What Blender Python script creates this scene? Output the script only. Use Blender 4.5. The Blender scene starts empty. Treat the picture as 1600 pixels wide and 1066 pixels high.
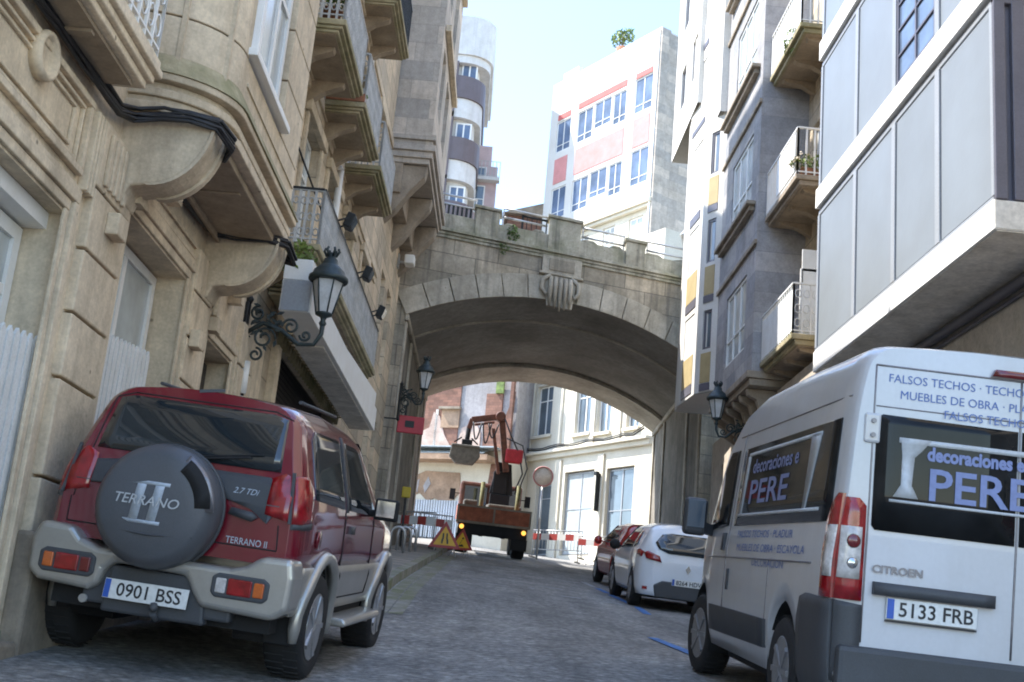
import bpy, bmesh, math, random
from mathutils import Vector, Matrix, noise
random.seed(7)
SC = bpy.context.scene
COL = SC.collection
R = math.radians

# ------------------------------------------------------------------ camera
cam_d = bpy.data.cameras.new("camera"); cam = bpy.data.objects.new("camera", cam_d); COL.objects.link(cam)
cam_d.lens = 42.256; cam_d.sensor_width = 36; cam_d.clip_start = 0.05; cam_d.clip_end = 3000
cam.matrix_world = Matrix(((0.99528029, -0.09538998, -0.01782955, 0),
                           (-0.04136902, -0.25086648, -0.96713733, 0),
                           (0.08778238, 0.96331031, -0.25362865, 1.1),
                           (0, 0, 0, 1)))
SC.camera = cam
# ------------------------------------------------------------------ light
SUN_EL, SUN_DIR = 52, (-0.99, 0.12)     # horizontal direction towards the sun
w = bpy.data.worlds.new("World"); SC.world = w; w.use_nodes = True
nt = w.node_tree; nt.nodes.clear()
sky = nt.nodes.new("ShaderNodeTexSky"); sky.sky_type = 'NISHITA'; sky.sun_disc = False
sky.sun_elevation = R(SUN_EL)
az = math.atan2(SUN_DIR[0], SUN_DIR[1]); sky.sun_rotation = az
sky.air_density = 1.0; sky.dust_density = .5; sky.ozone_density = 1.6
bg = nt.nodes.new("ShaderNodeBackground"); bg.inputs[1].default_value = 0.15
wo = nt.nodes.new("ShaderNodeOutputWorld")
nt.links.new(sky.outputs[0], bg.inputs[0]); nt.links.new(bg.outputs[0], wo.inputs[0])
sd = bpy.data.lights.new("sun", 'SUN'); sd.energy = 2.6; sd.angle = R(0.5); sd.color = (1, .96, .90)
so = bpy.data.objects.new("sun", sd); COL.objects.link(so)
dv = Vector((SUN_DIR[0], SUN_DIR[1], 0)).normalized() * math.cos(R(SUN_EL)) + Vector((0, 0, math.sin(R(SUN_EL))))
so.rotation_euler = dv.to_track_quat('Z', 'Y').to_euler(); so.location = dv * 60
SC.view_settings.view_transform = 'Standard'; SC.view_settings.look = 'None'
SC.view_settings.exposure = 2.05; SC.view_settings.gamma = 1
SC.render.filter_size = 1.9
try:
    SC.cycles.filter_width = 1.9
    SC.cycles.max_bounces = 8; SC.cycles.diffuse_bounces = 5
except Exception: pass

# ------------------------------------------------------------------ materials
def lin(c):
    return tuple(x / 12.92 if x <= .04045 else ((x + .055) / 1.055) ** 2.4 for x in c)
def mat(name, col, rough=.8, var=.18, scale=1.5, bump=.15, bscale=30, metal=0, coat=0, streak=0, streakcol=(.12, .11, .09),
        moss=0, mosscol=(.10, .12, .03), mossz=None, blocks=None, spec=.5, emis=None, fine=.06, hue=None, pits=0):
    m = bpy.data.materials.new(name); m.use_nodes = True; t = m.node_tree; N = t.nodes; L = t.links
    b = N['Principled BSDF']
    b.inputs['Roughness'].default_value = rough; b.inputs['Metallic'].default_value = metal
    b.inputs['Specular IOR Level'].default_value = spec
    if coat: b.inputs['Coat Weight'].default_value = coat; b.inputs['Coat Roughness'].default_value = .04
    geo = N.new('ShaderNodeNewGeometry')
    def nz(sc, det=4, vec=None, ro=.55):
        n = N.new('ShaderNodeTexNoise'); n.inputs['Scale'].default_value = sc; n.inputs['Detail'].default_value = det
        n.inputs['Roughness'].default_value = ro; L.new(vec or geo.outputs['Position'], n.inputs['Vector']); return n.outputs['Fac']
    def mp(v, a, bb, c, d):
        n = N.new('ShaderNodeMapRange'); n.inputs[1].default_value = a; n.inputs[2].default_value = bb
        n.inputs[3].default_value = c; n.inputs[4].default_value = d; L.new(v, n.inputs[0]); return n.outputs[0]
    def mix(f, a, bb, mode='MIX'):
        n = N.new('ShaderNodeMix'); n.data_type = 'RGBA'; n.blend_type = mode
        if isinstance(f, (int, float)): n.inputs[0].default_value = f
        else: L.new(f, n.inputs[0])
        for k, q in ((6, a), (7, bb)):
            if isinstance(q, tuple): n.inputs[k].default_value = (*q[:3], 1)
            else: L.new(q, n.inputs[k])
        return n.outputs[2]
    c = tuple(col)
    cur = c
    bumpsrc = None
    if var:
        f = mp(nz(scale, 5), .3, .7, 0, 1)
        h = hue or (1.0, .98, .94)
        cur = mix(f, tuple(x * (1 - var) * hh for x, hh in zip(c, h)), tuple(min(1, x * (1 + var)) for x in c))
    if fine:
        f2 = mp(nz(bscale * 1.3, 3), .3, .7, 1 - fine * 2, 1 + fine)
        cc = N.new('ShaderNodeVectorMath'); cc.operation = 'SCALE'
        if isinstance(cur, tuple): cc.inputs[0].default_value = cur
        else: L.new(cur, cc.inputs[0])
        L.new(f2, cc.inputs['Scale']); cur = cc.outputs[0]
    if blocks:
        plane, bw, bh, mort, joint = blocks
        sep = N.new('ShaderNodeSeparateXYZ'); L.new(geo.outputs['Position'], sep.inputs[0])
        cmb = N.new('ShaderNodeCombineXYZ'); L.new(sep.outputs[plane[0]], cmb.inputs[0]); L.new(sep.outputs[2], cmb.inputs[1])
        br = N.new('ShaderNodeTexBrick'); br.inputs['Scale'].default_value = 1
        br.inputs['Brick Width'].default_value = bw; br.inputs['Row Height'].default_value = bh
        br.inputs['Mortar Size'].default_value = mort; br.inputs['Mortar Smooth'].default_value = .3
        br.inputs['Color1'].default_value = (1.16, 1.10, 1.03, 1); br.inputs['Color2'].default_value = (.74, .75, .76, 1)
        br.inputs['Mortar'].default_value = (joint, joint, joint, 1)
        L.new(cmb.outputs[0], br.inputs['Vector'])
        cur = mix(1.0, cur, br.outputs['Color'], 'MULTIPLY'); bumpsrc = br.outputs['Fac']
    if var >= .12 and bump >= .1:
        f3 = mp(nz(5.5, 9, None, .72), .32, .68, .80, 1.16)
        c3 = N.new('ShaderNodeVectorMath'); c3.operation = 'SCALE'
        if isinstance(cur, tuple): c3.inputs[0].default_value = cur
        else: L.new(cur, c3.inputs[0])
        L.new(f3, c3.inputs['Scale']); cur = c3.outputs[0]
    if pits:
        vo = N.new('ShaderNodeTexVoronoi'); vo.inputs['Scale'].default_value = 3.4; L.new(geo.outputs['Position'], vo.inputs['Vector'])
        f4 = mp(vo.outputs['Distance'], .035, .075, pits, 0); cur = mix(f4, cur, (.07, .055, .04))
    if streak:
        mpn = N.new('ShaderNodeMapping'); mpn.inputs['Scale'].default_value = (3.2, 3.2, .22)
        L.new(geo.outputs['Position'], mpn.inputs[0])
        f = mp(nz(1.4, 6, mpn.outputs[0], .65), .5, .75, 0, streak); cur = mix(f, cur, streakcol)
    if moss:
        f = mp(nz(1.7, 7, None, .68), .55 - .2 * moss, .72, 0, min(1, moss * 1.3)); cur = mix(f, cur, mosscol)
    if isinstance(cur, tuple): b.inputs['Base Color'].default_value = (*cur, 1)
    else: L.new(cur, b.inputs['Base Color'])
    if bump:
        bn = N.new('ShaderNodeBump'); bn.inputs['Strength'].default_value = bump; bn.inputs['Distance'].default_value = .02
        hsrc = nz(bscale, 6, None, .65)
        if bumpsrc is not None:
            s = N.new('ShaderNodeMath'); s.operation = 'SUBTRACT'; L.new(hsrc, s.inputs[0])
            s2 = N.new('ShaderNodeMath'); s2.operation = 'MULTIPLY'; s2.inputs[1].default_value = .8; L.new(bumpsrc, s2.inputs[0])
            L.new(s2.outputs[0], s.inputs[1]); hsrc = s.outputs[0]
        L.new(hsrc, bn.inputs['Height']); L.new(bn.outputs[0], b.inputs['Normal'])
    if emis:
        b.inputs['Emission Color'].default_value = (*emis[0], 1); b.inputs['Emission Strength'].default_value = emis[1]
    return m
Mt = {}
Mt['stone'] = mat('sandstone', (.65, .545, .395), .9, .2, .9, .35, 26, pits=.7, streak=.5, streakcol=(.26, .20, .14), hue=(.95, .93, .9))
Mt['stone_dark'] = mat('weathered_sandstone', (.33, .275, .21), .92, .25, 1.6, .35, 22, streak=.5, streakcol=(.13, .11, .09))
Mt['stone_block'] = mat('coursed_sandstone', (.60, .51, .38), .9, .18, 1.0, .25, 26, pits=.5, blocks=((1,), .95, .42, .012, .45), streak=.55, streakcol=(.24, .19, .14))
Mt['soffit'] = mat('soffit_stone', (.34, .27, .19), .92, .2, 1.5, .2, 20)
Mt['mossy'] = mat('mossy_stone', (.40, .34, .22), .95, .2, 2, .4, 24, moss=.8, mosscol=(.17, .17, .07))
Mt['bridge'] = mat('bridge_granite', (.42, .375, .30), .92, .28, .9, .5, 14, pits=.6, blocks=((0,), 1.15, .52, .012, .45), streak=.85, streakcol=(.12, .11, .095), moss=.3, mosscol=(.15, .15, .09))
Mt['bridge_plain'] = mat('bridge_voussoir_stone', (.47, .425, .345), .92, .28, 1.1, .4, 16, pits=.5, streak=.7, streakcol=(.16, .15, .125), moss=.15, mosscol=(.17,.17,.11))
Mt['bridge_moss'] = mat('mossy_parapet_stone', (.44, .41, .33), .95, .3, 1.6, .6, 12, pits=.8, streak=.85, streakcol=(.07, .07, .06), moss=.5, mosscol=(.17, .18, .09))
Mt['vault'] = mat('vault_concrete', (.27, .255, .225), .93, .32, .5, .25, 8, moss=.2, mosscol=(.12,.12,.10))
Mt['vaultrim'] = mat('rim_and_lit_lip_concrete', (.40, .365, .30), .93, .3, .8, .25, 10, moss=.15, mosscol=(.18,.17,.13))  # pale far rim colour; also paints lit lips on the vault ribs
Mt['rough_pier'] = mat('blackened_pier_stone', (.24, .215, .18), .95, .3, 1.1, .6, 9, streak=.85, streakcol=(.05, .05, .045), moss=.3, mosscol=(.07, .08, .05))
Mt['grey_stone'] = mat('grey_granite', (.36, .36, .375), .9, .14, 1.2, .2, 25, blocks=((1,), .9, .45, .008, .7), streak=.3, streakcol=(.22, .2, .19))
Mt['grey_beige'] = mat('grey_beige_ashlar', (.50, .455, .40), .9, .14, 1.2, .25, 25, blocks=((0,), .9, .45, .008, .7), streak=.45, streakcol=(.25, .22, .19))
Mt['white_r'] = mat('white_render', (.62, .605, .57), .85, .05, 1, .05, 30, streak=.12, streakcol=(.5, .48, .45))
Mt['cream'] = mat('cream_render', (.66, .615, .51), .85, .08, 1, .08, 20, streak=.25, streakcol=(.5, .44, .34))
Mt['white'] = mat('white_paint', (.78, .78, .76), .45, .04, 3, .02, 40, fine=.02)
Mt['white_dirty'] = mat('worn_white_boards', (.72, .73, .72), .6, .08, 4, .05, 40, streak=.3, streakcol=(.45, .45, .43))
Mt['panel'] = mat('grey_white_cladding', (.225, .25, .275), .38, .07, .8, .35, .9, fine=.01)
Mt['panel_frame'] = mat('grey_aluminium', (.34, .36, .39), .4, .03, 2, 0, 30, metal=.1)
Mt['dark_alu'] = mat('dark_aluminium', (.12, .115, .14), .4, .1, 2, 0, 30)
Mt['beam'] = mat('white_concrete_edge', (.86, .85, .82), .8, .04, 2, .03, 30)
Mt['concrete'] = mat('raw_concrete_soffit', (.72, .68, .61), .9, .14, 2.5, .15, 14)
Mt['beige'] = mat('beige_render', (.48, .42, .35), .9, .12, 2, .15, 24)
Mt['iron'] = mat('black_wrought_iron', (.022, .024, .025), .5, .2, 8, .1, 60, metal=.4)
Mt['iron_teal'] = mat('weathered_lamp_paint', (.035, .05, .052), .5, .25, 8, .1, 60, metal=.3)
Mt['grey_iron'] = mat('grey_painted_ironwork', (.46, .46, .45), .6, .15, 4, .1, 40)
Mt['cable'] = mat('black_cable_rubber', (.018, .018, .02), .55, .2, 8, .1, 60)
Mt['asphalt'] = None
Mt['kerb'] = mat('kerb_granite', (.30, .29, .26), .9, .2, 3, .4, 20, moss=.75, mosscol=(.13, .15, .04))
Mt['pave'] = mat('pavement_slabs', (.28, .27, .25), .9, .15, 2, .3, 20, blocks=((1,), .5, .5, .01, .6))
Mt['glass'] = mat('window_glass', (.10, .13, .16), .06, .3, .9, 0, 10, spec=.9, fine=0)
Mt['glass_lt'] = mat('curtained_window_glass', (.42, .46, .47), .12, .15, 3, 0, 10, spec=.8, fine=0)
Mt['glass_blue'] = mat('sky_blue_glass', (.12, .165, .25), .15, .35, 1.2, 0, 10, spec=.35, fine=0)
Mt['car_glass'] = mat('tinted_car_glass', (.018, .024, .028), .03, 0, 1, 0, 10, spec=1.0, fine=0)
Mt['van_glass'] = mat('dark_van_glass', (.012, .013, .014), .05, .5, 3, 0, 10, spec=.22, fine=0)
Mt['tyre'] = mat('tyre_rubber', (.018, .018, .019), .8, .2, 6, .2, 60)
Mt['alloy'] = mat('alloy_wheel', (.55, .55, .56), .28, .1, 5, .05, 30, metal=.85)
Mt['wheel_grey'] = mat('steel_wheel', (.30, .30, .31), .4, .1, 5, .05, 30, metal=.5)
Mt['plastic'] = mat('dark_grey_plastic', (.055, .058, .064), .55, .12, 3, .08, 90)
Mt['spare'] = mat('grey_spare_cover', (.085, .09, .102), .42, .1, 2, .03, 90)
Mt['black'] = mat('underbody_black', (.012, .012, .013), .8, .2, 4, .1, 40)
Mt['red'] = mat('burgundy_paint', (.15, .008, .018), .22, .1, 2, 0, 30, coat=1, fine=.01)
Mt['silver'] = mat('champagne_silver_paint', (.40, .385, .355), .3, .1, 3, .02, 40, metal=.5, coat=.5, fine=.02)
Mt['van_white'] = mat('van_white_paint', (.54, .55, .575), .3, .07, 1.2, .01, 30, coat=.6, fine=.015, streak=.22, streakcol=(.36, .345, .32))
Mt['clio_white'] = mat('white_car_paint', (.74, .77, .82), .25, .03, 1.5, 0, 30, coat=.8, fine=.01)
Mt['car_red'] = mat('red_car_paint', (.38, .025, .02), .25, .05, 1.5, 0, 30, coat=.8, fine=.01)
Mt['lamp_red'] = mat('red_lamp_lens', (.27, .008, .011), .12, .35, 14, .05, 50, coat=.8)
Mt['lamp_dark'] = mat('dark_red_lens', (.14, .01, .012), .15, .2, 14, .05, 50, coat=.8)
Mt['lamp_clear'] = mat('clear_lamp_lens', (.55, .52, .5), .12, .3, 20, .1, 50, coat=.8)
Mt['lamp_orange'] = mat('orange_lamp_lens', (.55, .12, .02), .15, .2, 14, .05, 50, coat=.8)
Mt['lamp_lit'] = mat('lit_orange_lamp', (.9, .5, .1), .3, 0, 1, 0, 10, emis=((1, .45, .08), .5), fine=0)
Mt['plate'] = mat('white_plate', (.72, .72, .70), .4, .04, 8, 0, 30)
Mt['plate_blue'] = mat('plate_blue', (.03, .10, .42), .4, 0, 1, 0, 30)
Mt['ink'] = mat('black_lettering', (.02, .02, .022), .5, 0, 1, 0, 30)
Mt['ink_blue'] = mat('blue_lettering', (.10, .17, .40), .5, 0, 1, 0, 30)
Mt['ink_lilac'] = mat('lilac_blue_lettering', (.19, .23, .42), .45, 0, 1, 0, 30)
Mt['ink_silver'] = mat('silver_lettering', (.45, .50, .56), .4, 0, 1, 0, 30)
Mt['ink_grey'] = mat('grey_badge', (.22, .21, .22), .35, 0, 1, 0, 30, metal=.5)
Mt['decal_white'] = mat('white_window_sticker', (.50, .52, .54), .5, .1, 5, 0, 30)
Mt['chrome'] = mat('chrome', (.6, .6, .6), .12, 0, 1, 0, 30, metal=1)
Mt['lampglass'] = mat('frosted_lamp_glass', (.55, .57, .58), .25, .1, 6, 0, 30, spec=.7)
Mt['signred'] = mat('red_sign_plate', (.45, .025, .04), .5, .08, 3, .03, 40)
Mt['red_w'] = mat('barrier_red', (.42, .06, .05), .5, .05, 3, 0, 40)
Mt['yellow'] = mat('yellow_reflective', (.72, .55, .05), .5, .05, 3, 0, 40)
Mt['yellow_panel'] = mat('ochre_panel', (.40, .315, .16), .7, .1, 3, .05, 40)
Mt['sign_yellow'] = mat('works_sign_yellow', (.85, .50, .04), .5, .05, 3, 0, 40)
Mt['brickred'] = mat('terracotta_brick', (.25, .135, .10), .9, .2, 2, .3, 16, blocks=((0,), .4, .12, .01, .8))
Mt['terracotta'] = mat('broken_plaster_ochre', (.36, .245, .165), .9, .25, 1.5, .5, 8)
Mt['pinkwall'] = mat('faded_pink_plaster', (.52, .40, .34), .9, .15, 1.5, .2, 12)
Mt['greywall'] = mat('stained_grey_render', (.36, .34, .34), .9, .15, 1, .15, 16, streak=.4, streakcol=(.2, .19, .19))
Mt['corrug'] = mat('light_blue_grey_sheet', (.55, .58, .62), .6, .08, 2, .05, 20)
Mt['pinkband'] = mat('rose_red_cladding', (.50, .12, .11), .7, .1, 2, .05, 20)
Mt['pinkpale'] = mat('pale_pink_cladding', (.56, .24, .23), .7, .1, 2, .05, 20)
Mt['pinktower'] = mat('greyed_pink_render', (.50, .38, .38), .85, .12, 1.5, .08, 20, streak=.25, streakcol=(.3, .25, .25))
Mt['purple'] = mat('plum_balcony_cladding', (.125, .10, .105), .55, .08, 2, .03, 20)
Mt['ledge'] = mat('tower_concrete', (.60, .59, .57), .85, .1, 2, .1, 20, streak=.4, streakcol=(.36, .35, .34))
Mt['rustbed'] = mat('rusty_orange_bed', (.42, .12, .055), .7, .3, 5, .2, 30, streak=.4, streakcol=(.14, .07, .04))
Mt['crane'] = mat('orange_brown_crane_paint', (.12, .04, .022), .55, .4, 6, .2, 30)
Mt['crane_red'] = mat('red_crane_paint', (.40, .02, .03), .5, .2, 6, .1, 30)
Mt['bucket'] = mat('dusty_steel_bucket', (.12, .11, .09), .7, .3, 6, .2, 30)
Mt['mesh'] = mat('brown_roller_grille', (.085, .065, .055), .6, .2, 5, .1, 30)
Mt['door_dark'] = mat('dark_doorway', (.06, .055, .05), .7, .2, 4, .1, 30)
Mt['wood'] = mat('olive_timber', (.20, .19, .09), .8, .25, 6, .2, 30)
Mt['leaf'] = mat('leaves', (.09, .15, .035), .6, .4, 6, 0, 30)
Mt['leafy_pale'] = mat('pale_leaves', (.16, .22, .05), .6, .4, 6, 0, 30)  # paler green leaf colour
Mt['flower'] = mat('red_flowers', (.55, .06, .05), .6, .2, 6, 0, 30)
Mt['flower_pale'] = mat('pale_flowers', (.65, .55, .40), .6, .2, 6, 0, 30)
Mt['terra_pot'] = mat('terracotta_pot', (.30, .13, .07), .8, .2, 6, .1, 30)
Mt['bluepaint'] = mat('worn_blue_road_paint', (.06, .17, .42), .8, .35, 5, .3, 30)
Mt['whitepaint'] = mat('worn_white_road_paint', (.38, .40, .42), .85, .35, 5, .3, 30)
Mt['galv'] = mat('galvanised_steel', (.48, .49, .5), .4, .1, 5, .05, 30, metal=.7)
Mt['ground'] = mat('distant_ground', (.22, .20, .17), .95, .2, .3, .1, 4)
Mt['shutter'] = mat('pale_roller_shutter', (.34, .34, .33), .6, .1, 3, .05, 30)
# transparent-ish sheet for the ochre/cream walls is not needed

def asphalt():
    m = bpy.data.materials.new('cobbled_asphalt'); m.use_nodes = True; t = m.node_tree; N = t.nodes; L = t.links
    b = N['Principled BSDF']; geo = N.new('ShaderNodeNewGeometry')
    vor = N.new('ShaderNodeTexVoronoi'); vor.inputs['Scale'].default_value = 9; L.new(geo.outputs['Position'], vor.inputs['Vector'])
    n1 = N.new('ShaderNodeTexNoise'); n1.inputs['Scale'].default_value = .9; n1.inputs['Detail'].default_value = 8; n1.inputs['Roughness'].default_value = .7
    n2 = N.new('ShaderNodeTexNoise'); n2.inputs['Scale'].default_value = 15; n2.inputs['Detail'].default_value = 5; n2.inputs['Roughness'].default_value = .8
    for n in (n1, n2): L.new(geo.outputs['Position'], n.inputs['Vector'])
    r1 = N.new('ShaderNodeValToRGB'); r1.color_ramp.elements[0].position = .3; r1.color_ramp.elements[1].position = .72
    r1.color_ramp.elements[0].color = (.18, .178, .174, 1); r1.color_ramp.elements[1].color = (.39, .375, .345, 1)
    L.new(n1.outputs['Fac'], r1.inputs[0])
    r2 = N.new('ShaderNodeMapRange'); r2.inputs[1].default_value = .3; r2.inputs[2].default_value = .7; r2.inputs[3].default_value = .35; r2.inputs[4].default_value = 1.75
    L.new(n2.outputs['Fac'], r2.inputs[0])
    vm = N.new('ShaderNodeVectorMath'); vm.operation = 'SCALE'; L.new(r1.outputs[0], vm.inputs[0]); L.new(r2.outputs[0], vm.inputs['Scale'])
    r3 = N.new('ShaderNodeMapRange'); r3.inputs[1].default_value = 0; r3.inputs[2].default_value = .5; r3.inputs[3].default_value = 1.2; r3.inputs[4].default_value = .7
    L.new(vor.outputs['Distance'], r3.inputs[0])
    mpg = N.new('ShaderNodeMapping'); mpg.inputs['Scale'].default_value = (1.5, .10, 1); L.new(geo.outputs['Position'], mpg.inputs[0])
    n4 = N.new('ShaderNodeTexNoise'); n4.inputs['Scale'].default_value = 1.0; n4.inputs['Detail'].default_value = 6; L.new(mpg.outputs[0], n4.inputs['Vector'])
    r4 = N.new('ShaderNodeMapRange'); r4.inputs[1].default_value = .32; r4.inputs[2].default_value = .68; r4.inputs[3].default_value = .72; r4.inputs[4].default_value = 1.28; L.new(n4.outputs['Fac'], r4.inputs[0])
    vm0 = N.new('ShaderNodeVectorMath'); vm0.operation = 'SCALE'; L.new(vm.outputs[0], vm0.inputs[0]); L.new(r4.outputs[0], vm0.inputs['Scale']); vm = vm0
    vm2 = N.new('ShaderNodeVectorMath'); vm2.operation = 'SCALE'; L.new(vm.outputs[0], vm2.inputs[0]); L.new(r3.outputs[0], vm2.inputs['Scale'])
    L.new(vm2.outputs[0], b.inputs['Base Color']); b.inputs['Roughness'].default_value = .82
    bn = N.new('ShaderNodeBump'); bn.inputs['Strength'].default_value = .8; bn.inputs['Distance'].default_value = .03
    ad = N.new('ShaderNodeMath'); ad.operation = 'SUBTRACT'; L.new(n2.outputs['Fac'], ad.inputs[0]); L.new(vor.outputs['Distance'], ad.inputs[1])
    L.new(ad.outputs[0], bn.inputs['Height']); L.new(bn.outputs[0], b.inputs['Normal'])
    return m
Mt['asphalt'] = asphalt()
Mt['patch'] = mat('patched_asphalt', (.17, .17, .175), .9, .3, 3, .6, 18)

# ------------------------------------------------------------------ mesh helpers
I4 = Matrix.Identity(4)
def g(x, y):           # road surface height
    yy = min(max(y, -30), 75)
    xx = min(max(x, -14), 16)
    def S(t): t = min(1, max(0, t)); return t * t * (3 - 2 * t)
    return .0035 - .0379 * xx + .1069 * yy - .155 * S((1.3 - x) / 2.4) * S((19 - y) / 6) * S((y + 20) / 15) + .075 * S((x - 1.2) / 1.5) * S((16 - y) / 5)

SPLIT = set('plinth sill corbel_rim bracket_block pilaster springing_course parapet_pillar coping voussoir_ring string_course window_ledge console corbel rose_band rose_panel ochre_panel vent_slot stone_trim drum_rib balcony_bracket drainpipe frieze_line post casement_frame corner_frame plum_wall roof_block load cab_rear_window bolt roof_rail brick_patch plaster_remnant grab_link hood_moulding triglyph red_stripe white_stripe foot bracket stake rafter'.split())
class MB:
    def __init__(s, F=None): s.v = []; s.f = []; s.F = F if F is not None else I4; s.sm = []
    def add(s, vs, fs, smooth=False):
        n = len(s.v); s.v += [s.F @ Vector(p) for p in vs]; s.f += [tuple(i + n for i in f) for f in fs]; s.sm += [smooth] * len(fs); return s
    def box(s, a0, a1, b0, b1, c0, c1):
        vs = [(a0, b0, c0), (a1, b0, c0), (a1, b1, c0), (a0, b1, c0), (a0, b0, c1), (a1, b0, c1), (a1, b1, c1), (a0, b1, c1)]
        return s.add(vs, [(0, 3, 2, 1), (4, 5, 6, 7), (0, 1, 5, 4), (1, 2, 6, 5), (2, 3, 7, 6), (3, 0, 4, 7)])
    def quad(s, a, b, c, d): return s.add([a, b, c, d], [(0, 1, 2, 3)])
    def prism(s, poly, axis, lo, hi, smooth=False):
        """poly: 2D points in the other two axes (cyclic order kept); axis 0/1/2"""
        n = len(poly)
        def P(p, t): q = list(p); q.insert(axis, t); return tuple(q)
        vs = [P(p, lo) for p in poly] + [P(p, hi) for p in poly]
        s.add(vs, [tuple(range(n)), tuple(range(2 * n - 1, n - 1, -1))])
        k = len(s.v) - 2 * n
        s.f += [(k + i, k + (i + 1) % n, k + n + (i + 1) % n, k + n + i) for i in range(n)]; s.sm += [smooth] * n
        return s
    def tube(s, pts, r, seg=8, closed=False, smooth=True):
        pts = [Vector(p) for p in pts]; n = len(pts); rings = []
        up0 = None
        for i, p in enumerate(pts):
            a = pts[(i - 1) % n] if (closed or i > 0) else p; b = pts[(i + 1) % n] if (closed or i < n - 1) else p
            d = (b - a)
            if d.length < 1e-9: d = Vector((0, 0, 1))
            d.normalize()
            if up0 is None:
                up0 = Vector((0, 0, 1)) if abs(d.z) < .9 else Vector((1, 0, 0))
            x = d.cross(up0)
            if x.length < 1e-4: x = d.cross(Vector((0, 1, 0)))
            x.normalize(); y = x.cross(d).normalized(); up0 = y
            rr = r[i] if isinstance(r, (list, tuple)) else r
            rings.append([tuple(p + x * math.cos(2 * math.pi * k / seg) * rr + y * math.sin(2 * math.pi * k / seg) * rr) for k in range(seg)])
        vs = [q for ring in rings for q in ring]; fs = []
        m = n if closed else n - 1
        for i in range(m):
            j = (i + 1) % n
            for k in range(seg):
                fs.append((i * seg + k, i * seg + (k + 1) % seg, j * seg + (k + 1) % seg, j * seg + k))
        s.add(vs, fs, smooth)
        if not closed:
            b0 = len(s.v) - len(vs); s.f += [tuple(b0 + k for k in range(seg)), tuple(b0 + (n - 1) * seg + k for k in range(seg - 1, -1, -1))]; s.sm += [False, False]
        return s
    def bar(s, a, b, w, h=None):
        """rectangular bar from a to b"""
        a = Vector(a); b = Vector(b); d = (b - a).normalized(); h = h or w
        u = Vector((0, 0, 1)) if abs(d.z) < .95 else Vector((1, 0, 0))
        x = d.cross(u).normalized() * w / 2; y = d.cross(x).normalized() * h / 2
        vs = [a - x - y, a + x - y, a + x + y, a - x + y, b - x - y, b + x - y, b + x + y, b - x + y]
        return s.add([tuple(q) for q in vs], [(0, 3, 2, 1), (4, 5, 6, 7), (0, 1, 5, 4), (1, 2, 6, 5), (2, 3, 7, 6), (3, 0, 4, 7)])
    def lathe(s, prof, c=(0, 0, 0), axis='z', seg=24, smooth=True):
        """prof: (radius, t) pairs along the axis"""
        vs = []; fs = []
        for r_, t in prof:
            for k in range(seg):
                a = 2 * math.pi * k / seg; p, q = r_ * math.cos(a), r_ * math.sin(a)
                o = (p, q, t) if axis == 'z' else ((t, p, q) if axis == 'x' else (p, t, q))
                vs.append((o[0] + c[0], o[1] + c[1], o[2] + c[2]))
        n = len(prof)
        for i in range(n - 1):
            for k in range(seg): fs.append((i * seg + k, i * seg + (k + 1) % seg, (i + 1) * seg + (k + 1) % seg, (i + 1) * seg + k))
        s.add(vs, fs, smooth); b0 = len(s.v) - len(vs)
        if prof[0][0] > 1e-4: s.f.append(tuple(b0 + k for k in range(seg - 1, -1, -1))); s.sm.append(False)
        if prof[-1][0] > 1e-4: s.f.append(tuple(b0 + (n - 1) * seg + k for k in range(seg))); s.sm.append(False)
        return s
    def clusters(s):
        par = list(range(len(s.v)))
        def fd(a):
            while par[a] != a: par[a] = par[par[a]]; a = par[a]
            return a
        for f in s.f:
            r = fd(f[0])
            for q in f[1:]: par[fd(q)] = r
        bb = {}
        for i, p in enumerate(s.v):
            r = fd(i); b = bb.get(r)
            if b is None: bb[r] = [p.x, p.x, p.y, p.y, p.z, p.z]
            else:
                b[0] = min(b[0], p.x); b[1] = max(b[1], p.x); b[2] = min(b[2], p.y); b[3] = max(b[3], p.y); b[4] = min(b[4], p.z); b[5] = max(b[5], p.z)
        ks = list(bb); e = .012
        for i in range(len(ks)):
            for j in range(i):
                a, b = bb[ks[i]], bb[ks[j]]
                if a[0] < b[1] + e and b[0] < a[1] + e and a[2] < b[3] + e and b[2] < a[3] + e and a[4] < b[5] + e and b[4] < a[5] + e: par[fd(ks[i])] = fd(ks[j])
        out = {}
        for k, f in enumerate(s.f): out.setdefault(fd(f[0]), []).append(k)
        return list(out.values())
    def build(s, name, m, parent=None, bevel=0, seg=2, auto=None, weld=False, recalc=True):
        inv = I4
        if name in SPLIT:
            cl = s.clusters()
            if len(cl) > 1:
                first = None
                for fs in cl:
                    mp = {}; n_ = MB()
                    for k in fs:
                        n_.f.append(tuple(mp.setdefault(q, len(mp)) for q in s.f[k])); n_.sm.append(s.sm[k])
                    n_.v = [None] * len(mp)
                    for q, t_ in mp.items(): n_.v[t_] = s.v[q]
                    o_ = n_._build(name, m, parent, bevel, seg, weld, recalc); first = first or o_
                return first
        return s._build(name, m, parent, bevel, seg, weld, recalc)
    def _build(s, name, m, parent=None, bevel=0, seg=2, weld=False, recalc=True):
        inv = I4
        # parent may itself be a child: compute the full matrix by hand
        if parent is not None: inv = world_of(parent).inverted()
        me = bpy.data.meshes.new(name); me.from_pydata([tuple(inv @ p) for p in s.v], [], s.f)
        me.polygons.foreach_set('use_smooth', s.sm)
        if weld or recalc:
            bm = bmesh.new(); bm.from_mesh(me)
            if weld: bmesh.ops.remove_doubles(bm, verts=bm.verts, dist=1e-4)
            if recalc: bmesh.ops.recalc_face_normals(bm, faces=bm.faces)
            bm.to_mesh(me); bm.free()
        me.materials.append(Mt[m] if isinstance(m, str) else m)
        o = bpy.data.objects.new(name, me); COL.objects.link(o)
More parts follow.
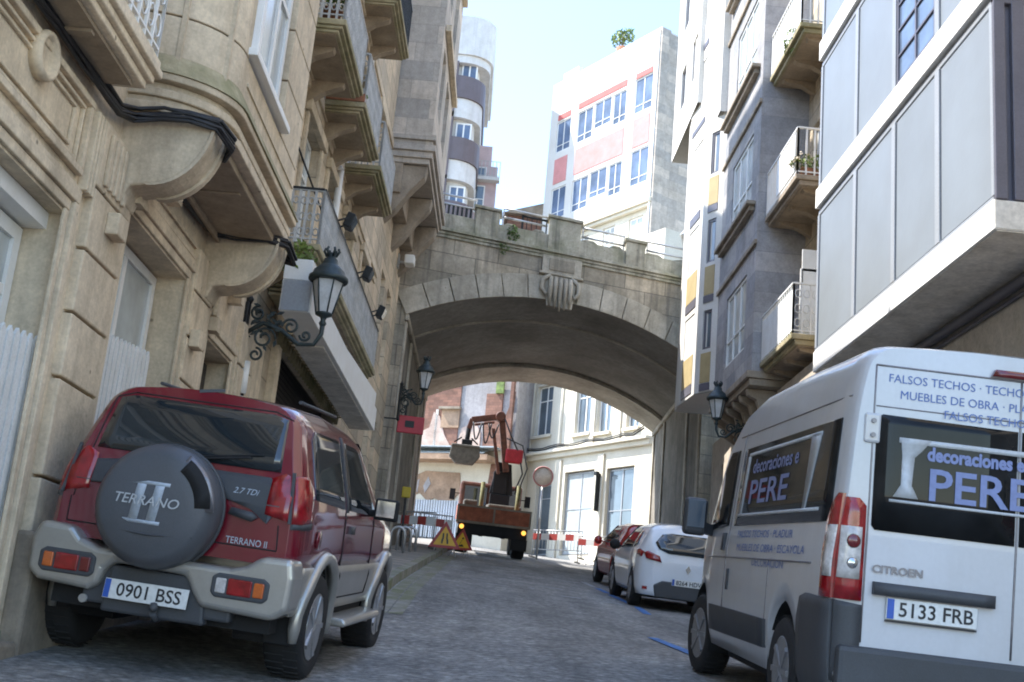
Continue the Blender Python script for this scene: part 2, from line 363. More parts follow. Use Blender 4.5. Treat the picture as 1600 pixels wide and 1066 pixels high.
        if parent is not None: o.parent = parent
        if bevel:
            b = o.modifiers.new('bevel', 'BEVEL'); b.width = bevel; b.segments = seg; b.limit_method = 'ANGLE'; b.angle_limit = R(35)
        return o
def world_of(o):
    mtx = o.matrix_basis.copy()
    if o.parent: mtx = world_of(o.parent) @ mtx
    return mtx
def tag(o, label=None, cat=None, group=None, kind=None):
    if label: o['label'] = label
    if cat: o['category'] = cat
    if group: o['group'] = group
    if kind: o['kind'] = kind
    return o
def thing(name, label, cat, M, group=None):
    o = bpy.data.objects.new(name, None); COL.objects.link(o); o.empty_display_size = .3
    o.matrix_basis = M if isinstance(M, Matrix) else Matrix.Translation(M)
    return tag(o, label, cat, group)
def copy_tree(o, parent=None):
    c = o.copy(); COL.objects.link(c)
    if parent is not None: c.parent = parent
    for ch in list(o.children): copy_tree(ch, c)
    return c
def T(*a): return Matrix.Translation(a)
def Rz(d): return Matrix.Rotation(R(d), 4, 'Z')

# facade frames: coordinates are (s along the wall, o outwards, z)
def frameSO(P, sdir, odir):
    return Matrix(((sdir[0], odir[0], 0, P[0]), (sdir[1], odir[1], 0, P[1]), (0, 0, 1, 0), (0, 0, 0, 1)))
th = math.atan(.03)
_P = Vector((-3.0, 8.0)); _s = Vector((math.sin(th), math.cos(th))); _P0 = _P - _s * 8
FL = frameSO(_P0, _s, (math.cos(th), -math.sin(th)))
def FR(X0): return frameSO((X0, 0), (0, 1), (-1, 0))
_b = math.atan(.315)
FB = frameSO((0, 29.68), (math.cos(_b), math.sin(_b)), (-.02, -1))   # u, outwards (towards camera), z

def wall(mb, s0, s1, z0, z1, ops, depth=.3, thick=1.2, o=0):
    ss = sorted({s0, s1, *[q for a in ops for q in a[:2]]}); zs = sorted({z0, z1, *[q for a in ops for q in a[2:4]]})
    for i in range(len(ss) - 1):
        for j in range(len(zs) - 1):
            cs, cz = (ss[i] + ss[i + 1]) / 2, (zs[j] + zs[j + 1]) / 2
            if any(a[0] < cs < a[1] and a[2] < cz < a[3] for a in ops): continue
            mb.quad((ss[i], o, zs[j]), (ss[i + 1], o, zs[j]), (ss[i + 1], o, zs[j + 1]), (ss[i], o, zs[j + 1]))
    for a, b, c, d in [q[:4] for q in ops]:
        e = o - depth
        mb.quad((a, o, c), (b, o, c), (b, e, c), (a, e, c)); mb.quad((a, o, d), (a, e, d), (b, e, d), (b, o, d))
        mb.quad((a, o, c), (a, e, c), (a, e, d), (a, o, d)); mb.quad((b, o, c), (b, o, d), (b, e, d), (b, e, c))
        mb.quad((a, e, c), (b, e, c), (b, e, d), (a, e, d))
    t = o - thick
    mb.quad((s0, o, z0), (s0, o, z1), (s0, t, z1), (s0, t, z0)); mb.quad((s1, o, z0), (s1, t, z0), (s1, t, z1), (s1, o, z1))
    mb.quad((s0, o, z1), (s1, o, z1), (s1, t, z1), (s0, t, z1)); mb.quad((s0, t, z0), (s0, t, z1), (s1, t, z1), (s1, t, z0))
    return mb
def window(F, parent, s0, s1, z0, z1, o, fm='white', gm='glass', nv=1, nh=1, fw=.06, name='window', label=None, glaze=None):
    m = MB(F); d = .05
    m.box(s0, s0 + fw, o - d, o, z0, z1); m.box(s1 - fw, s1, o - d, o, z0, z1)
    m.box(s0 + fw, s1 - fw, o - d, o, z0, z0 + fw); m.box(s0 + fw, s1 - fw, o - d, o, z1 - fw, z1)
    for k in range(nv):
        c = s0 + (s1 - s0) * (k + 1) / (nv + 1); m.box(c - fw * .5, c + fw * .5, o - d, o - .002, z0 + fw, z1 - fw)
    hs = glaze if glaze else [(k + 1) / (nh + 1) for k in range(nh)]
    for k in hs:
        c = z0 + (z1 - z0) * k; m.box(s0 + fw, s1 - fw, o - d, o - .004, c - fw * .35, c + fw * .35)
    w_ = m.build(name, fm, parent)
    if label: w_['label'] = label
    p = MB(F); p.box(s0 + fw * .5, s1 - fw * .5, o - d - .012, o - d * .55, z0 + fw * .5, z1 - fw * .5); p.build('pane', gm, w_)
    return w_
def railing(F, parent, path, z0, z1, m='iron', sp=.11, r=.008, top=.018, name='railing', ornate=False, panel=None):
    mb = MB(F)
    for i in range(len(path) - 1):
        a = Vector((*path[i], 0)); b = Vector((*path[i + 1], 0)); L = (b - a).length; n = max(1, int(L / sp))
        mb.bar((a.x, a.y, z1), (b.x, b.y, z1), top * 2, top * 1.4); mb.bar((a.x, a.y, z0 + .06), (b.x, b.y, z0 + .06), top * 1.3, top)
        for k in range(n + 1):
            p = a.lerp(b, k / n); mb.box(p.x - r, p.x + r, p.y - r, p.y + r, z0, z1)
            if ornate and k < n:
                q = a.lerp(b, (k + .5) / n); d = (b - a).normalized(); h = z1 - z0
                for (zc, rr) in ((z0 + h * .22, sp * .4), (z0 + h * .5, sp * .42), (z0 + h * .8, sp * .4)):
                    pts = [(q.x + d.x * rr * math.cos(t), q.y + d.y * rr * math.cos(t), zc + rr * 1.35 * math.sin(t)) for t in [j * math.pi / 4 for j in range(8)]]
                    mb.tube(pts, r * .8, 4, closed=True)
    return mb.build(name, m, parent)
def leaves(F, name, m, parent, c, rx, ry, rz, n, size):
    mb = MB(F)
    for _ in range(n):
        while True:
            p = Vector((random.uniform(-1, 1), random.uniform(-1, 1), random.uniform(-1, 1)))
            if p.length < 1 and noise.noise(p * 2.3 + Vector(c)) > -.12: break
        q = Vector((c[0] + p.x * rx, c[1] + p.y * ry, c[2] + p.z * rz))
        a = Vector((random.gauss(0, 1), random.gauss(0, 1), random.gauss(0, 1))).normalized(); b = a.cross(Vector((random.gauss(0, 1), random.gauss(0, 1), random.gauss(0, 1)))).normalized()
        s_ = size * random.uniform(.6, 1.3)
        mb.add([tuple(q - a * s_), tuple(q + b * s_ * .45), tuple(q + a * s_), tuple(q - b * s_ * .45)], [(0, 1, 2, 3)])
    return mb.build(name, m, parent, recalc=False)

# panels and lettering mapped on to a curved body surface
def panel(outline, fn, step, thick, m, name, parent, base=0.0, smooth=True):
    bm = bmesh.new(); vs = [bm.verts.new((p[0], p[1], 0)) for p in outline]; bm.faces.new(vs)
    xs = [p[0] for p in outline]; ys = [p[1] for p in outline]
    for lo, hi, ax in ((min(xs), max(xs), 0), (min(ys), max(ys), 1)):
        k = lo + step
        while k < hi - 1e-4:
            no = (1, 0, 0) if ax == 0 else (0, 1, 0); co = (k, 0, 0) if ax == 0 else (0, k, 0)
            bmesh.ops.bisect_plane(bm, geom=bm.verts[:] + bm.edges[:] + bm.faces[:], plane_co=co, plane_no=no); k += step
    bm.verts.ensure_lookup_table(); n = len(bm.verts)
    uv = [(v.co.x, v.co.y) for v in bm.verts]; faces = [tuple(v.index for v in f.verts) for f in bm.faces]
    bm.verts.index_update(); faces = [tuple(v.index for v in f.verts) for f in bm.faces]
    be = [(e.verts[0].index, e.verts[1].index) for e in bm.edges if e.is_boundary]; bm.free()
    mb = MB()
    mb.v = [fn(u, v, base + thick) for u, v in uv] + [fn(u, v, base - .004) for u, v in uv]
    mb.f = faces + [(a, b, b + n, a + n) for a, b in be]; mb.sm = [smooth] * len(faces) + [False] * len(be)
    return mb.build(name, m, parent)
def text_mesh(body, size, fn, u0, v0, m, name, parent, align='LEFT', base=.006, bold=0.0, sx=1.0, shear=0, extrude=0):
    cu = bpy.data.curves.new('txt', 'FONT'); cu.body = body; cu.size = size; cu.align_x = align; cu.offset = bold; cu.shear = shear; cu.resolution_u = 3
    to = bpy.data.objects.new('txt', cu); COL.objects.link(to)
    dg = bpy.context.evaluated_depsgraph_get(); dg.update()
    me = bpy.data.meshes.new_from_object(to.evaluated_get(dg))
    mb = MB(); mb.v = [fn(u0 + v.co.x * sx, v0 + v.co.y, base) for v in me.vertices]; mb.f = [tuple(p.vertices) for p in me.polygons]; mb.sm = [False] * len(mb.f)
    bpy.data.objects.remove(to); bpy.data.curves.remove(cu); bpy.data.meshes.remove(me)
    return mb.build(name, m, parent, recalc=False)

#=PART2=
# ================================================================== SETTING
def sheet(name, m, x0f, x1f, ys, dz, nx=28):
    mb = MB(); n = 0
    for y in ys:
        a, b = x0f(y), x1f(y)
        for i in range(nx + 1):
            x = a + (b - a) * i / nx; mb.v.append(Vector((x, y, g(x, y) + dz)))
    for j in range(len(ys) - 1):
        for i in range(nx):
            k = j * (nx + 1) + i; mb.f.append((k, k + 1, k + nx + 2, k + nx + 1)); mb.sm.append(False)
    o = mb.build(name, m); o['kind'] = 'structure'; return o
sheet('ground', 'ground', lambda y: -900, lambda y: 900, [-900, -30, -14, 0, 10, 20, 40, 60, 75, 900], -.25, 60)
YS = [-30, -20, -10, -5] + [k * .5 for k in range(0, 44)] + [22, 24, 26, 28, 30, 34, 40, 46, 52, 60, 75]
def kerbL(y):
    if y < 11.5: return -2.98
    if y < 14.5: return -2.98 + (y - 11.5) / 3 * 1.86
    return -1.12 + (y - 14.5) * .016
def kerbR(y): return 4.85 if y < 24 else 4.85 + (y - 24) * .03
sheet('road', 'asphalt', kerbL, kerbR, YS, 0)
def pavement(name, fa, fb, side):
    mb = MB(); h = .13
    for j in range(len(YS) - 1):
        y0, y1 = YS[j], YS[j + 1]
        P = []
        for y in (y0, y1):
            for x in (fa(y), fb(y)): P += [(x, y, g(x, y) - .3), (x, y, g(x, y) + h)]
        a0, a1, b0, b1, c0, c1, d0, d1 = P
        mb.quad(a1, b1, d1, c1); mb.quad(a0, a1, c1, c0); mb.quad(b0, d0, d1, b1)
    o = mb.build(name, 'pave'); o['kind'] = 'structure'
pavement('pavement', lambda y: -6, lambda y: kerbL(y) - .16, 1)
pavement('pavement', lambda y: kerbR(y) + .16, lambda y: 9, -1)
def kerb(fa, fb):
    mb = MB()
    for j in range(len(YS) - 1):
        y0, y1 = YS[j], YS[j + 1]; n = max(1, int(y1 - y0))
        for k in range(n):
            a = y0 + (y1 - y0) * k / n + .012; b = y0 + (y1 - y0) * (k + 1) / n - .012; vs = []
            for y in (a, b):
                for x in (fa(y), fb(y)): vs += [(x, y, g(x, y) - .25), (x, y, g(x, y) + .145)]
            mb.add(vs, [(1, 3, 7, 5), (0, 1, 5, 4), (2, 6, 7, 3), (0, 2, 3, 1), (4, 5, 7, 6)])
    o = mb.build('kerb', 'kerb'); o['kind'] = 'structure'
kerb(lambda y: kerbL(y) - .16, kerbL); kerb(kerbR, lambda y: kerbR(y) + .16)
# gutter of pale setts beside the left kerb, worn blue bay lines on the right
mb = MB()
for k in range(60):
    y = 14.6 + k * .33
    for q in range(2):
        x = kerbL(y) + .03 + q * .19
        mb.add([(x, y, g(x, y) + .006), (x + .17, y, g(x + .17, y) + .006), (x + .17, y + .31, g(x + .17, y + .31) + .006), (x, y + .31, g(x, y + .31) + .006)], [(0, 1, 2, 3)])
mb.build('gutter_setts', 'kerb')['kind'] = 'structure'
def roadline(name, pts, wd, m):
    mb = MB()
    for (x0, y0), (x1, y1) in pts:
        n = 6
        for k in range(n):
            a = k / n; b = (k + 1) / n; xa, ya = x0 + (x1 - x0) * a, y0 + (y1 - y0) * a; xb, yb = x0 + (x1 - x0) * b, y0 + (y1 - y0) * b
            mb.add([(xa, ya, g(xa, ya) + .009), (xa + wd, ya, g(xa + wd, ya) + .009), (xb + wd, yb, g(xb + wd, yb) + .009), (xb, yb, g(xb, yb) + .009)], [(0, 1, 2, 3)])
    mb.build(name, m)['kind'] = 'structure'
roadline('blue_bay_line', [((1.9, 7.2), (2.0, 8.6)), ((2.12, 14.2), (2.3, 11.6)), ((2.75, 18.9), (2.82, 20.6)), ((2.80, 21.2), (2.72, 23.6)), ((2.72, 24.2), (2.68, 25.8))], .13, 'bluepaint')
roadline('white_bay_line', [((2.66, 26.3), (2.6, 28.2))], .12, 'whitepaint')
mbp = MB()
for _ in range(34):
    y = random.uniform(20, 36); x = random.uniform(-.7, 2.6); ln = random.uniform(.15, .5); wd = random.uniform(.05, .12)
    mbp.add([(x, y, g(x, y) + .004), (x + ln, y + random.uniform(-.05, .05), g(x + ln, y) + .004), (x + ln * .9, y + wd, g(x + ln * .9, y + wd) + .004), (x + .04, y + wd, g(x, y + wd) + .004)], [(0, 1, 2, 3)])
mbp.build('worn_road_marking', 'whitepaint')['kind'] = 'structure'

# ================================================================== LEFT HOUSE (ornate sandstone)
def gl(s): return .97 + .107 * (s - 8)
A = thing('sandstone_house', 'ornate pale sandstone house with curved corbels and oriel, nearest on the left', 'building', FL_M := Matrix.Translation(FL @ Vector((8, 0, .9))))
OPA = [(5.3, 7.95, 1.05, 3.78), (9.1, 10.95, 1.25, 4.26), (11.85, 13.1, .9, 3.96)]
mb = MB(FL); wall(mb, 1.0, 13.9, -1, 17.0, OPA, .34, 3.0); mb.build('wall', 'stone', A)
# pier blocks with real joints
def pier(s0, s1, zs, o=.07, name='pier', taper=0):
    mb = MB(FL)
    for i in range(len(zs) - 1): mb.box(s0, s1, -.02, o, zs[i] + .011, zs[i + 1] - .011)
    return mb.build(name, 'stone', A, bevel=.012)
pier(8.2, 8.97, [.4, 1.45, 2.0, 2.69, 3.16, 3.63, 4.1, 4.62])
pier(11.05, 11.72, [.4, 1.7, 2.3, 2.86, 3.33, 3.75, 4.2, 4.62])
pier(13.2, 13.88, [.4, 2.0, 2.6, 3.1, 3.55, 4.0, 4.5])
# rough plinth stones at the foot
mb = MB(FL)
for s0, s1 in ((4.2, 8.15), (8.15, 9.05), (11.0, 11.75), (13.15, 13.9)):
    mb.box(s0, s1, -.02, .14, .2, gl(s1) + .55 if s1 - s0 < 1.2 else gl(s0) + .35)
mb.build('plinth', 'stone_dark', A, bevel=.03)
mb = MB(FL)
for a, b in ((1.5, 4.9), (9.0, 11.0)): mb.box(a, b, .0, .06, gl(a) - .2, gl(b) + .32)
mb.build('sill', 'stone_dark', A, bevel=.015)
# stepped architraves over and beside the openings
def architrave(a, b, zb, zt, name='architrave'):
    mb = MB(FL)
    for k, (w_, o_) in enumerate(((.0, .03), (.09, .055), (.15, .035))):
        mb.box(a - w_ - .07, b + w_ + .07, 0, o_, zt + w_ * .9, zt + w_ * .9 + .075)
        for q in (a - w_ - .07, b + w_):
            mb.box(q, q + .07, 0, o_ - .002, zb, zt + w_ * .9 - .002)
    return mb.build(name, 'stone', A, bevel=.008)
architrave(5.3, 7.85, 1.1, 3.80); architrave(9.12, 10.93, 1.3, 4.28); architrave(11.9, 13.02, 1.2, 3.98)
# entablature panel over the first opening: frame mouldings, ring, triglyph bars
mb = MB(FL)
def frame_mould(s0, s1, z0, z1, w_, o_):
    mb.box(s0, s1, 0, o_, z1 - w_, z1); mb.box(s0, s1, 0, o_, z0, z0 + w_); mb.box(s0, s0 + w_, 0, o_ - .003, z0 + w_, z1 - w_); mb.box(s1 - w_, s1, 0, o_ - .003, z0 + w_, z1 - w_)
frame_mould(4.2, 7.98, 4.08, 4.64, .05, .05); frame_mould(4.3, 7.86, 4.14, 4.56, .025, .035); frame_mould(4.42, 7.72, 4.2, 4.5, .02, .028)
mb.build('panel_moulding', 'stone', A, bevel=.008)
mb = MB(FL)
mb.F = FL @ T(7.05, 0, 4.52)
mb.lathe([(.10, .0), (.16, .0), (.165, .06), (.15, .085), (.125, .08), (.115, .05), (.10, .035), (0, .035)], axis='y', seg=28)
mb.build('ring_ornament', 'stone', A)
mb = MB(FL)
for k in range(3): mb.box(8.02 + k * .06, 8.055 + k * .06, 0, .075, 4.0, 4.6)
for k in range(5): mb.box(8.3 + k * .1, 8.36 + k * .1, .07, .1, 4.15, 4.55)
mb.build('triglyph', 'stone', A, bevel=.008)
# consoles (big quarter-round corbels)
def corbel(s0, s1, zb, zt, proj, name='corbel'):
    mb = MB(FL); pts = [(-.02, zb - .25)]
    for k in range(13):
        a = k / 12 * math.pi / 2
        pts.append((proj * (1 - math.cos(a)) * .98 + .03, zb - .02 + (zt - zb) * math.sin(a) * .93 if False else zb + (zt - zb - .02) * (1 - math.cos(a * 1.0)) ** .62 * .98))
    pts = [(-.02, zb - .16), (.08, zb - .14), (.12, zb - .02), (.24, zb)]
    for k in range(1, 13):
        a = k / 12 * math.pi / 2; pts.append((.24 + (proj - .24) * math.sin(a), zb + (zt - zb) * (1 - math.cos(a)) * .96))
    pts += [(proj, zt), (-.02, zt)]
    # coordinates for axis 0 extrusion: (o, z)
    mb.prism(pts, 0, s0, s1, smooth=False); c = mb.build(name, 'stone', A, bevel=.02, seg=3)
    m2 = MB(FL)   # raised rim that follows the outer curve
    for k in range(3, len(pts) - 3):
        a, b = pts[k], pts[k + 1]
        m2.prism([a, b, (b[0] + .022, b[1] - .012), (a[0] + .022, a[1] - .012)], 0, s0 - .02, s0 + .05)
        m2.prism([a, b, (b[0] + .022, b[1] - .012), (a[0] + .022, a[1] - .012)], 0, s1 - .05, s1 + .02)
    m2.build('corbel_rim', 'stone', c)
    return c
corbel(8.68, 9.02, 4.33, 4.93, .70); corbel(11.42, 11.80, 4.38, 4.93, .70)
# volute hoods over the lower openings
def hood(sa, sb, z0, z1):
    mb = MB(FL); prev = None
    for rr, r_ in ((0, .03), (.07, .024), (.12, .018)):
        pts = []
        for k in range(13):
            a = math.pi - k / 12 * math.pi * .62
            pts.append((sa + (sb - sa) * .5 + (sb - sa - rr * 2) * .5 * math.cos(a), .09 - rr * .25, z0 + (z1 - z0 - rr) * math.sin(a)))
        mb.tube(pts, r_, 8)
    e = pts[-1]; mb.box(e[0] - .02, e[0] + .1, 0, .15, e[2] - .08, e[2] + .12)
    mb.box(sa - .05, sa + .12, 0, .15, z0 - .16, z0 - .02)
    return mb.build('hood_moulding', 'stone', A, bevel=0)
hood(8.98, 10.35, 4.42, 4.85); hood(11.78, 13.0, 4.15, 4.75)
mb = MB(FL)
mb.bar((9.4, .02, 4.62), (11.3, .02, 4.62), .02, .03); mb.bar((9.0, .02, 4.5), (11.0, .03, 4.5), .025, .03)
mb.build('frieze_line', 'stone', A)
mb = MB(FL); mb.box(8.5, 8.72, .07, .17, 3.85, 4.02); mb.box(11.1, 11.3, .07, .17, 3.66, 3.83); mb.build('bracket_block', 'stone', A, bevel=.012)
# oriel: rounded drum at its near end
def oriel_plan(pr, s0=8.66, s1=11.82, n=10, ex=0):
    pts = [(s0 - ex, -.02)]
    for k in range(n + 1):
        a = k / n * math.pi / 2; pts.append((s0 - ex + (.62 + ex) * (1 - math.cos(a)), (pr + ex) * math.sin(a)))
    pts += [(s1 + ex - .05, pr + ex), (s1 + ex, pr + ex - .05), (s1 + ex, -.02)]
    return pts
O1 = MB(FL); plan = oriel_plan(.70); n = len(plan)
def ring_prism(mb, plan, z0, z1, smooth=True): mb.prism(plan, 2, z0, z1, smooth=False)
OZ = [5.42, 5.78, 6.35, 6.9, 7.45, 8.0, 8.55, 9.1, 9.65, 10.2, 17]
# drum side + back of the body in courses; front pierced by the window
for i in range(len(OZ) - 1):
    z0, z1 = OZ[i] + .008, OZ[i + 1] - .008
    if i == 0 or z0 > 8.5: ring_prism(O1, plan, z0, z1)
    else:
        left = [p for p in plan if p[0] <= 9.29] + [(9.36, .70), (9.36, -.02)]
        O1.prism(left, 2, z0, z1); O1.prism([(10.86, .70), (11.77, .70), (11.82, .65), (11.82, -.02), (10.86, -.02)], 2, z0, z1)
ob = O1.build('oriel', 'stone', A, bevel=.008)
O2 = MB(FL); O2.box(9.36, 10.86, -.02, .35, 5.78, 8.54); O2.build('oriel_core', 'stone', ob)
O3 = MB(FL)
for z0, z1, ex in ((4.93, 5.0, .05), (5.0, 5.06, .0), (5.06, 5.13, .03), (5.13, 5.19, -.01), (5.19, 5.25, .07)):
    ring_prism(O3, oriel_plan(.70, ex=ex), z0, z1)
O3.build('oriel_moulding', 'stone', A, bevel=.01)
O4 = MB(FL); a_ = oriel_plan(.70, ex=.085); b_ = oriel_plan(.70, ex=.004); m_ = len(a_)
O4.add([(p[0], p[1], 5.25) for p in a_] + [(p[0], p[1], 5.43) for p in b_], [(i, (i + 1) % m_, m_ + (i + 1) % m_, m_ + i) for i in range(m_)] + [tuple(range(m_))])
O4.build('weathered_ledge', 'mossy', A)['label'] = 'green mossy sloping ledge round the oriel drum'
# corner rib lines on the drum and soffit panels
O5 = MB(FL)
for k in (3, 7): p = plan[k + 1]; O5.box(p[0] - .02, p[0] + .03, p[1] - .02, p[1] + .02, 5.25, 16.9)
O5.build('drum_rib', 'stone', A)
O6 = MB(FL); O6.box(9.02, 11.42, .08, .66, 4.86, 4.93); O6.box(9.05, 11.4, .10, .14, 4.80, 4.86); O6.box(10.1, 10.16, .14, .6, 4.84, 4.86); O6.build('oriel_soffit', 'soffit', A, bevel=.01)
window(FL, A, 9.38, 10.84, 5.9, 8.5, .64, 'white', 'glass_lt', nv=2, fw=.07, glaze=[.42, .78])
mb = MB(FL); mb.box(9.3, 10.9, .64, .78, 5.8, 5.87); mb.box(9.36, 9.44, .5, .76, 5.87, 8.5); mb.build('window_sill', 'white', A, bevel=.008)
mb = MB(FL)   # projecting oriel lower mouldings on the flat face
mb.box(9.35, 11.7, .70, .73, 5.0, 5.04); mb.box(9.4, 11.7, .70, .715, 5.55, 5.58); mb.build('string_course', 'stone', A)
mb = MB(FL)
for zz in (6.35, 7.45, 8.5, 5.3): mb.box(11.83, 13.9, 0, .03, zz, zz + .04)
mb.build('string_course', 'stone', A)
# small balcony to the left with white railing
mb = MB(FL)
for z0, z1, o_ in ((4.80, 4.86, .36), (4.86, 4.92, .40), (4.92, 4.98, .44), (4.98, 5.05, .42)): mb.box(2.0, 8.02 + (o_ - .36), -.02, o_, z0, z1)
bs = mb.build('balcony_slab', 'stone', A, bevel=.012)
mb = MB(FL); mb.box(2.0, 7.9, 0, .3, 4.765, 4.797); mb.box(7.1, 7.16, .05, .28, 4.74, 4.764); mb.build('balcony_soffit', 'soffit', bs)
railing(FL, A, [(3.0, .40), (8.0, .40), (8.0, .02)], 5.05, 6.0, 'white', sp=.16, r=.011, ornate=True)
# picket gates in the openings: tops rise with the street
def pickets(s0, s1, zt0, zt1, zb, o):
    mb = MB(FL); n = int((s1 - s0) / .105)
    for k in range(n):
        a = s0 + (s1 - s0) * k / n; zt = zt0 + (zt1 - zt0) * k / n
        mb.prism([(a, zb + .05 * k / n), (a + .082, zb + .05 * k / n), (a + .082, zt - .03), (a + .041, zt + .02), (a, zt - .03)], 1, o, o + .022)
    t = mb.build('picket_shutter', 'white_dirty', A); m2 = MB(FL)
    for f in (.25, .72):
        z = zb + (min(zt0, zt1) - zb) * f; m2.box(s0, s1, o - .03, o - .002, z, z + .08)
    m2.build('rail', 'white_dirty', t); return t
pickets(5.4, 8.02, 2.62, 2.90, 1.55, -.05); pickets(9.12, 10.6, 3.28, 3.44, 1.5, -.12)
window(FL, A, 5.35, 7.93, 1.3, 3.64, -.27, 'white', 'glass_lt', nv=2, nh=0, fw=.10, glaze=[.8])
window(FL, A, 9.14, 10.93, 1.3, 4.24, -.27, 'white', 'glass_lt', nv=1, nh=0, fw=.085)
mb = MB(FL); mb.box(5.3, 7.95, -.335, -.12, 3.66, 3.775); mb.build('shutter_box', 'white', A)
window(FL, A, 11.88, 12.5, 1.2, 3.9, -.26, 'white', 'glass_lt', nv=0, nh=0, fw=.06)
mb = MB(FL); mb.box(12.52, 13.08, -.33, -.25, 1.2, 3.92); mb.build('door', 'door_dark', A)
# upper windows of this house, beyond the oriel
window(FL, A, 12.5, 13.5, 5.9, 8.0, .03, 'white', 'glass_lt', nv=1, nh=1)

# cable bundle: hugs wall, wraps the consoles
def cable_run(off, r, seedv):
    random.seed(seedv); z = lambda b: b + off + random.uniform(-.012, .012)
    raw = [(2.5, .07, z(4.72)), (5, .07, z(4.72)), (7, .08, z(4.73)), (8.3, .08, z(4.74)), (8.6, .09, z(4.84)), (8.60, .3, z(4.86)), (8.60, .5, z(4.86)), (8.66, .72, z(4.84)), (8.9, .79, z(4.78)),
           (9.06, .70, z(4.76)), (9.08, .3, z(4.78)), (9.25, .09, z(4.80)), (10.0, .07, z(4.80)), (10.8, .07, z(4.84)), (11.25, .09, z(4.86)), (11.36, .3, z(4.88)), (11.38, .6, z(4.88)), (11.45, .78, z(4.84)), (11.8, .80, z(4.78)), (11.9, .6, z(4.86)), (12.4, .2, z(5.05)), (13.2, .08, z(5.1)), (13.8, .08, z(5.15))]
    pts = []
    for i in range(len(raw) - 1):
        a, b = Vector(raw[i]), Vector(raw[i + 1]); k = max(1, int((b - a).length / .25))
        for q in range(k): pts.append(tuple(a.lerp(b, q / k) + Vector((random.uniform(-.01, .01), random.uniform(0, .012), random.uniform(-.01, .01)))))
    return pts
mb = MB(FL)
for i in range(7): mb.tube([(p[0], p[1] + .012 * (i % 3), p[2]) for p in cable_run(-.03 + .016 * i, .012, i)], .013 + .004 * (i % 2), 6)
tag(mb.build('cable_bundle', 'cable'), 'thick bundle of black cables slung under the oriel of the near sandstone house', 'cable')
random.seed(11)

# ================================================================== LEFT HOUSE B (balconies, canopy, grille)
B = thing('balcony_house', 'tall sandstone block with long iron balconies and white canopy on the left', 'building', Matrix.Translation(FL @ Vector((13.95, 0, 1.6))))
OPB = [(15.3, 20.9, .5, 4.95), (15.2, 16.4, 5.75, 8.0), (17.2, 18.4, 5.75, 8.0), (19.2, 20.3, 5.75, 8.0), (21.6, 22.4, 6.3, 8.2),
       (14.1, 15.2, 8.65, 10.7), (16.3, 17.3, 8.65, 10.7), (18.6, 19.8, 8.65, 10.7), (18.4, 19.6, 11.65, 13.8), (15.8, 16.8, 11.65, 13.8), (21.6, 22.4, 9.4, 11.2)]
mb = MB(FL); wall(mb, 13.9, 23.98, -1, 17.0, OPB, .28, 3.0); mb.build('wall', 'stone_block', B)
mb = MB(FL)
for zz in (5.45, 8.42, 11.35, 14.3): mb.box(13.92, 23.9, 0, .07, zz, zz + .16); mb.box(13.92, 23.9, 0, .035, zz - .12, zz)
for a, b, c, d in OPB[1:]:
    mb.box(a - .12, a - .002, 0, .05, c + .002, d); mb.box(b + .002, b + .12, 0, .05, c + .002, d); mb.box(a - .16, b + .16, 0, .09, d + .004, d + .16)
mb.build('stone_trim', 'stone', B, bevel=.01)
for a, b, c, d in OPB[1:]: window(FL, B, a + .01, b - .01, c + .01, d - .01, -.12, 'white', 'glass_lt', nv=1, glaze=[.75])
mb = MB(FL); mb.box(15.05, 15.28, -.02, .10, .8, 4.7); mb.box(14.0, 14.5, 0, .05, .8, 4.6); mb.build('pilaster', 'stone', B, bevel=.01)
# roller grille
mb = MB(FL); mb.box(15.3, 20.9, -.275, -.24, .5, 4.95); gb = mb.build('roller_grille', 'mesh', B)
m2 = MB(FL)
for k in range(46):
    z = 1.4 + k * .078; m2.tube([(15.6, -.225, z), (20.9, -.225, z)], .008, 4)
for k in range(54):
    s_ = 15.62 + k * .098; m2.box(s_ - .004, s_ + .004, -.222, -.214, 1.4, 4.95)
m2.build('grille_bar', 'iron', gb)
# bracket strip with spikes under the canopy
mb = MB(FL); mb.box(15.0, 20.9, .02, .06, 4.9, 4.94)
for k in range(28): s_ = 15.2 + k * .205; mb.prism([(s_, 4.9), (s_ + .09, 4.9), (s_ + .02, 4.74)], 1, .03, .10); mb.box(s_, s_ + .02, .05, .3, 4.86, 4.88)
mb.build('bracket_strip', 'mossy', B)
# canopy box
mb = MB(FL); mb.box(15.1, 21.2, .24, .70, 4.77, 5.16); mb.box(13.62, 15.098, .33, .70, 4.77, 5.16); mb.box(16, 16.06, 0, .24, 5.0, 5.1); mb.box(20, 20.06, 0, .24, 5.0, 5.1); mb.box(13.62, 15.2, .33, .66, 5.163, 5.42); mb.prism([(16.0, 5.163), (21.2, 5.163), (21.2, 5.45)], 1, .45, .66)
cn = mb.build('canopy', 'white', B, bevel=.008)
mb = MB(FL); mb.box(15.2, 21.1, .26, .64, 4.745, 4.768); mb.build('canopy_soffit', 'concrete', cn)
mb = MB(FL); mb.box(13.60, 13.618, .35, .68, 4.78, 5.15); mb.build('canopy_end', 'panel_frame', cn)
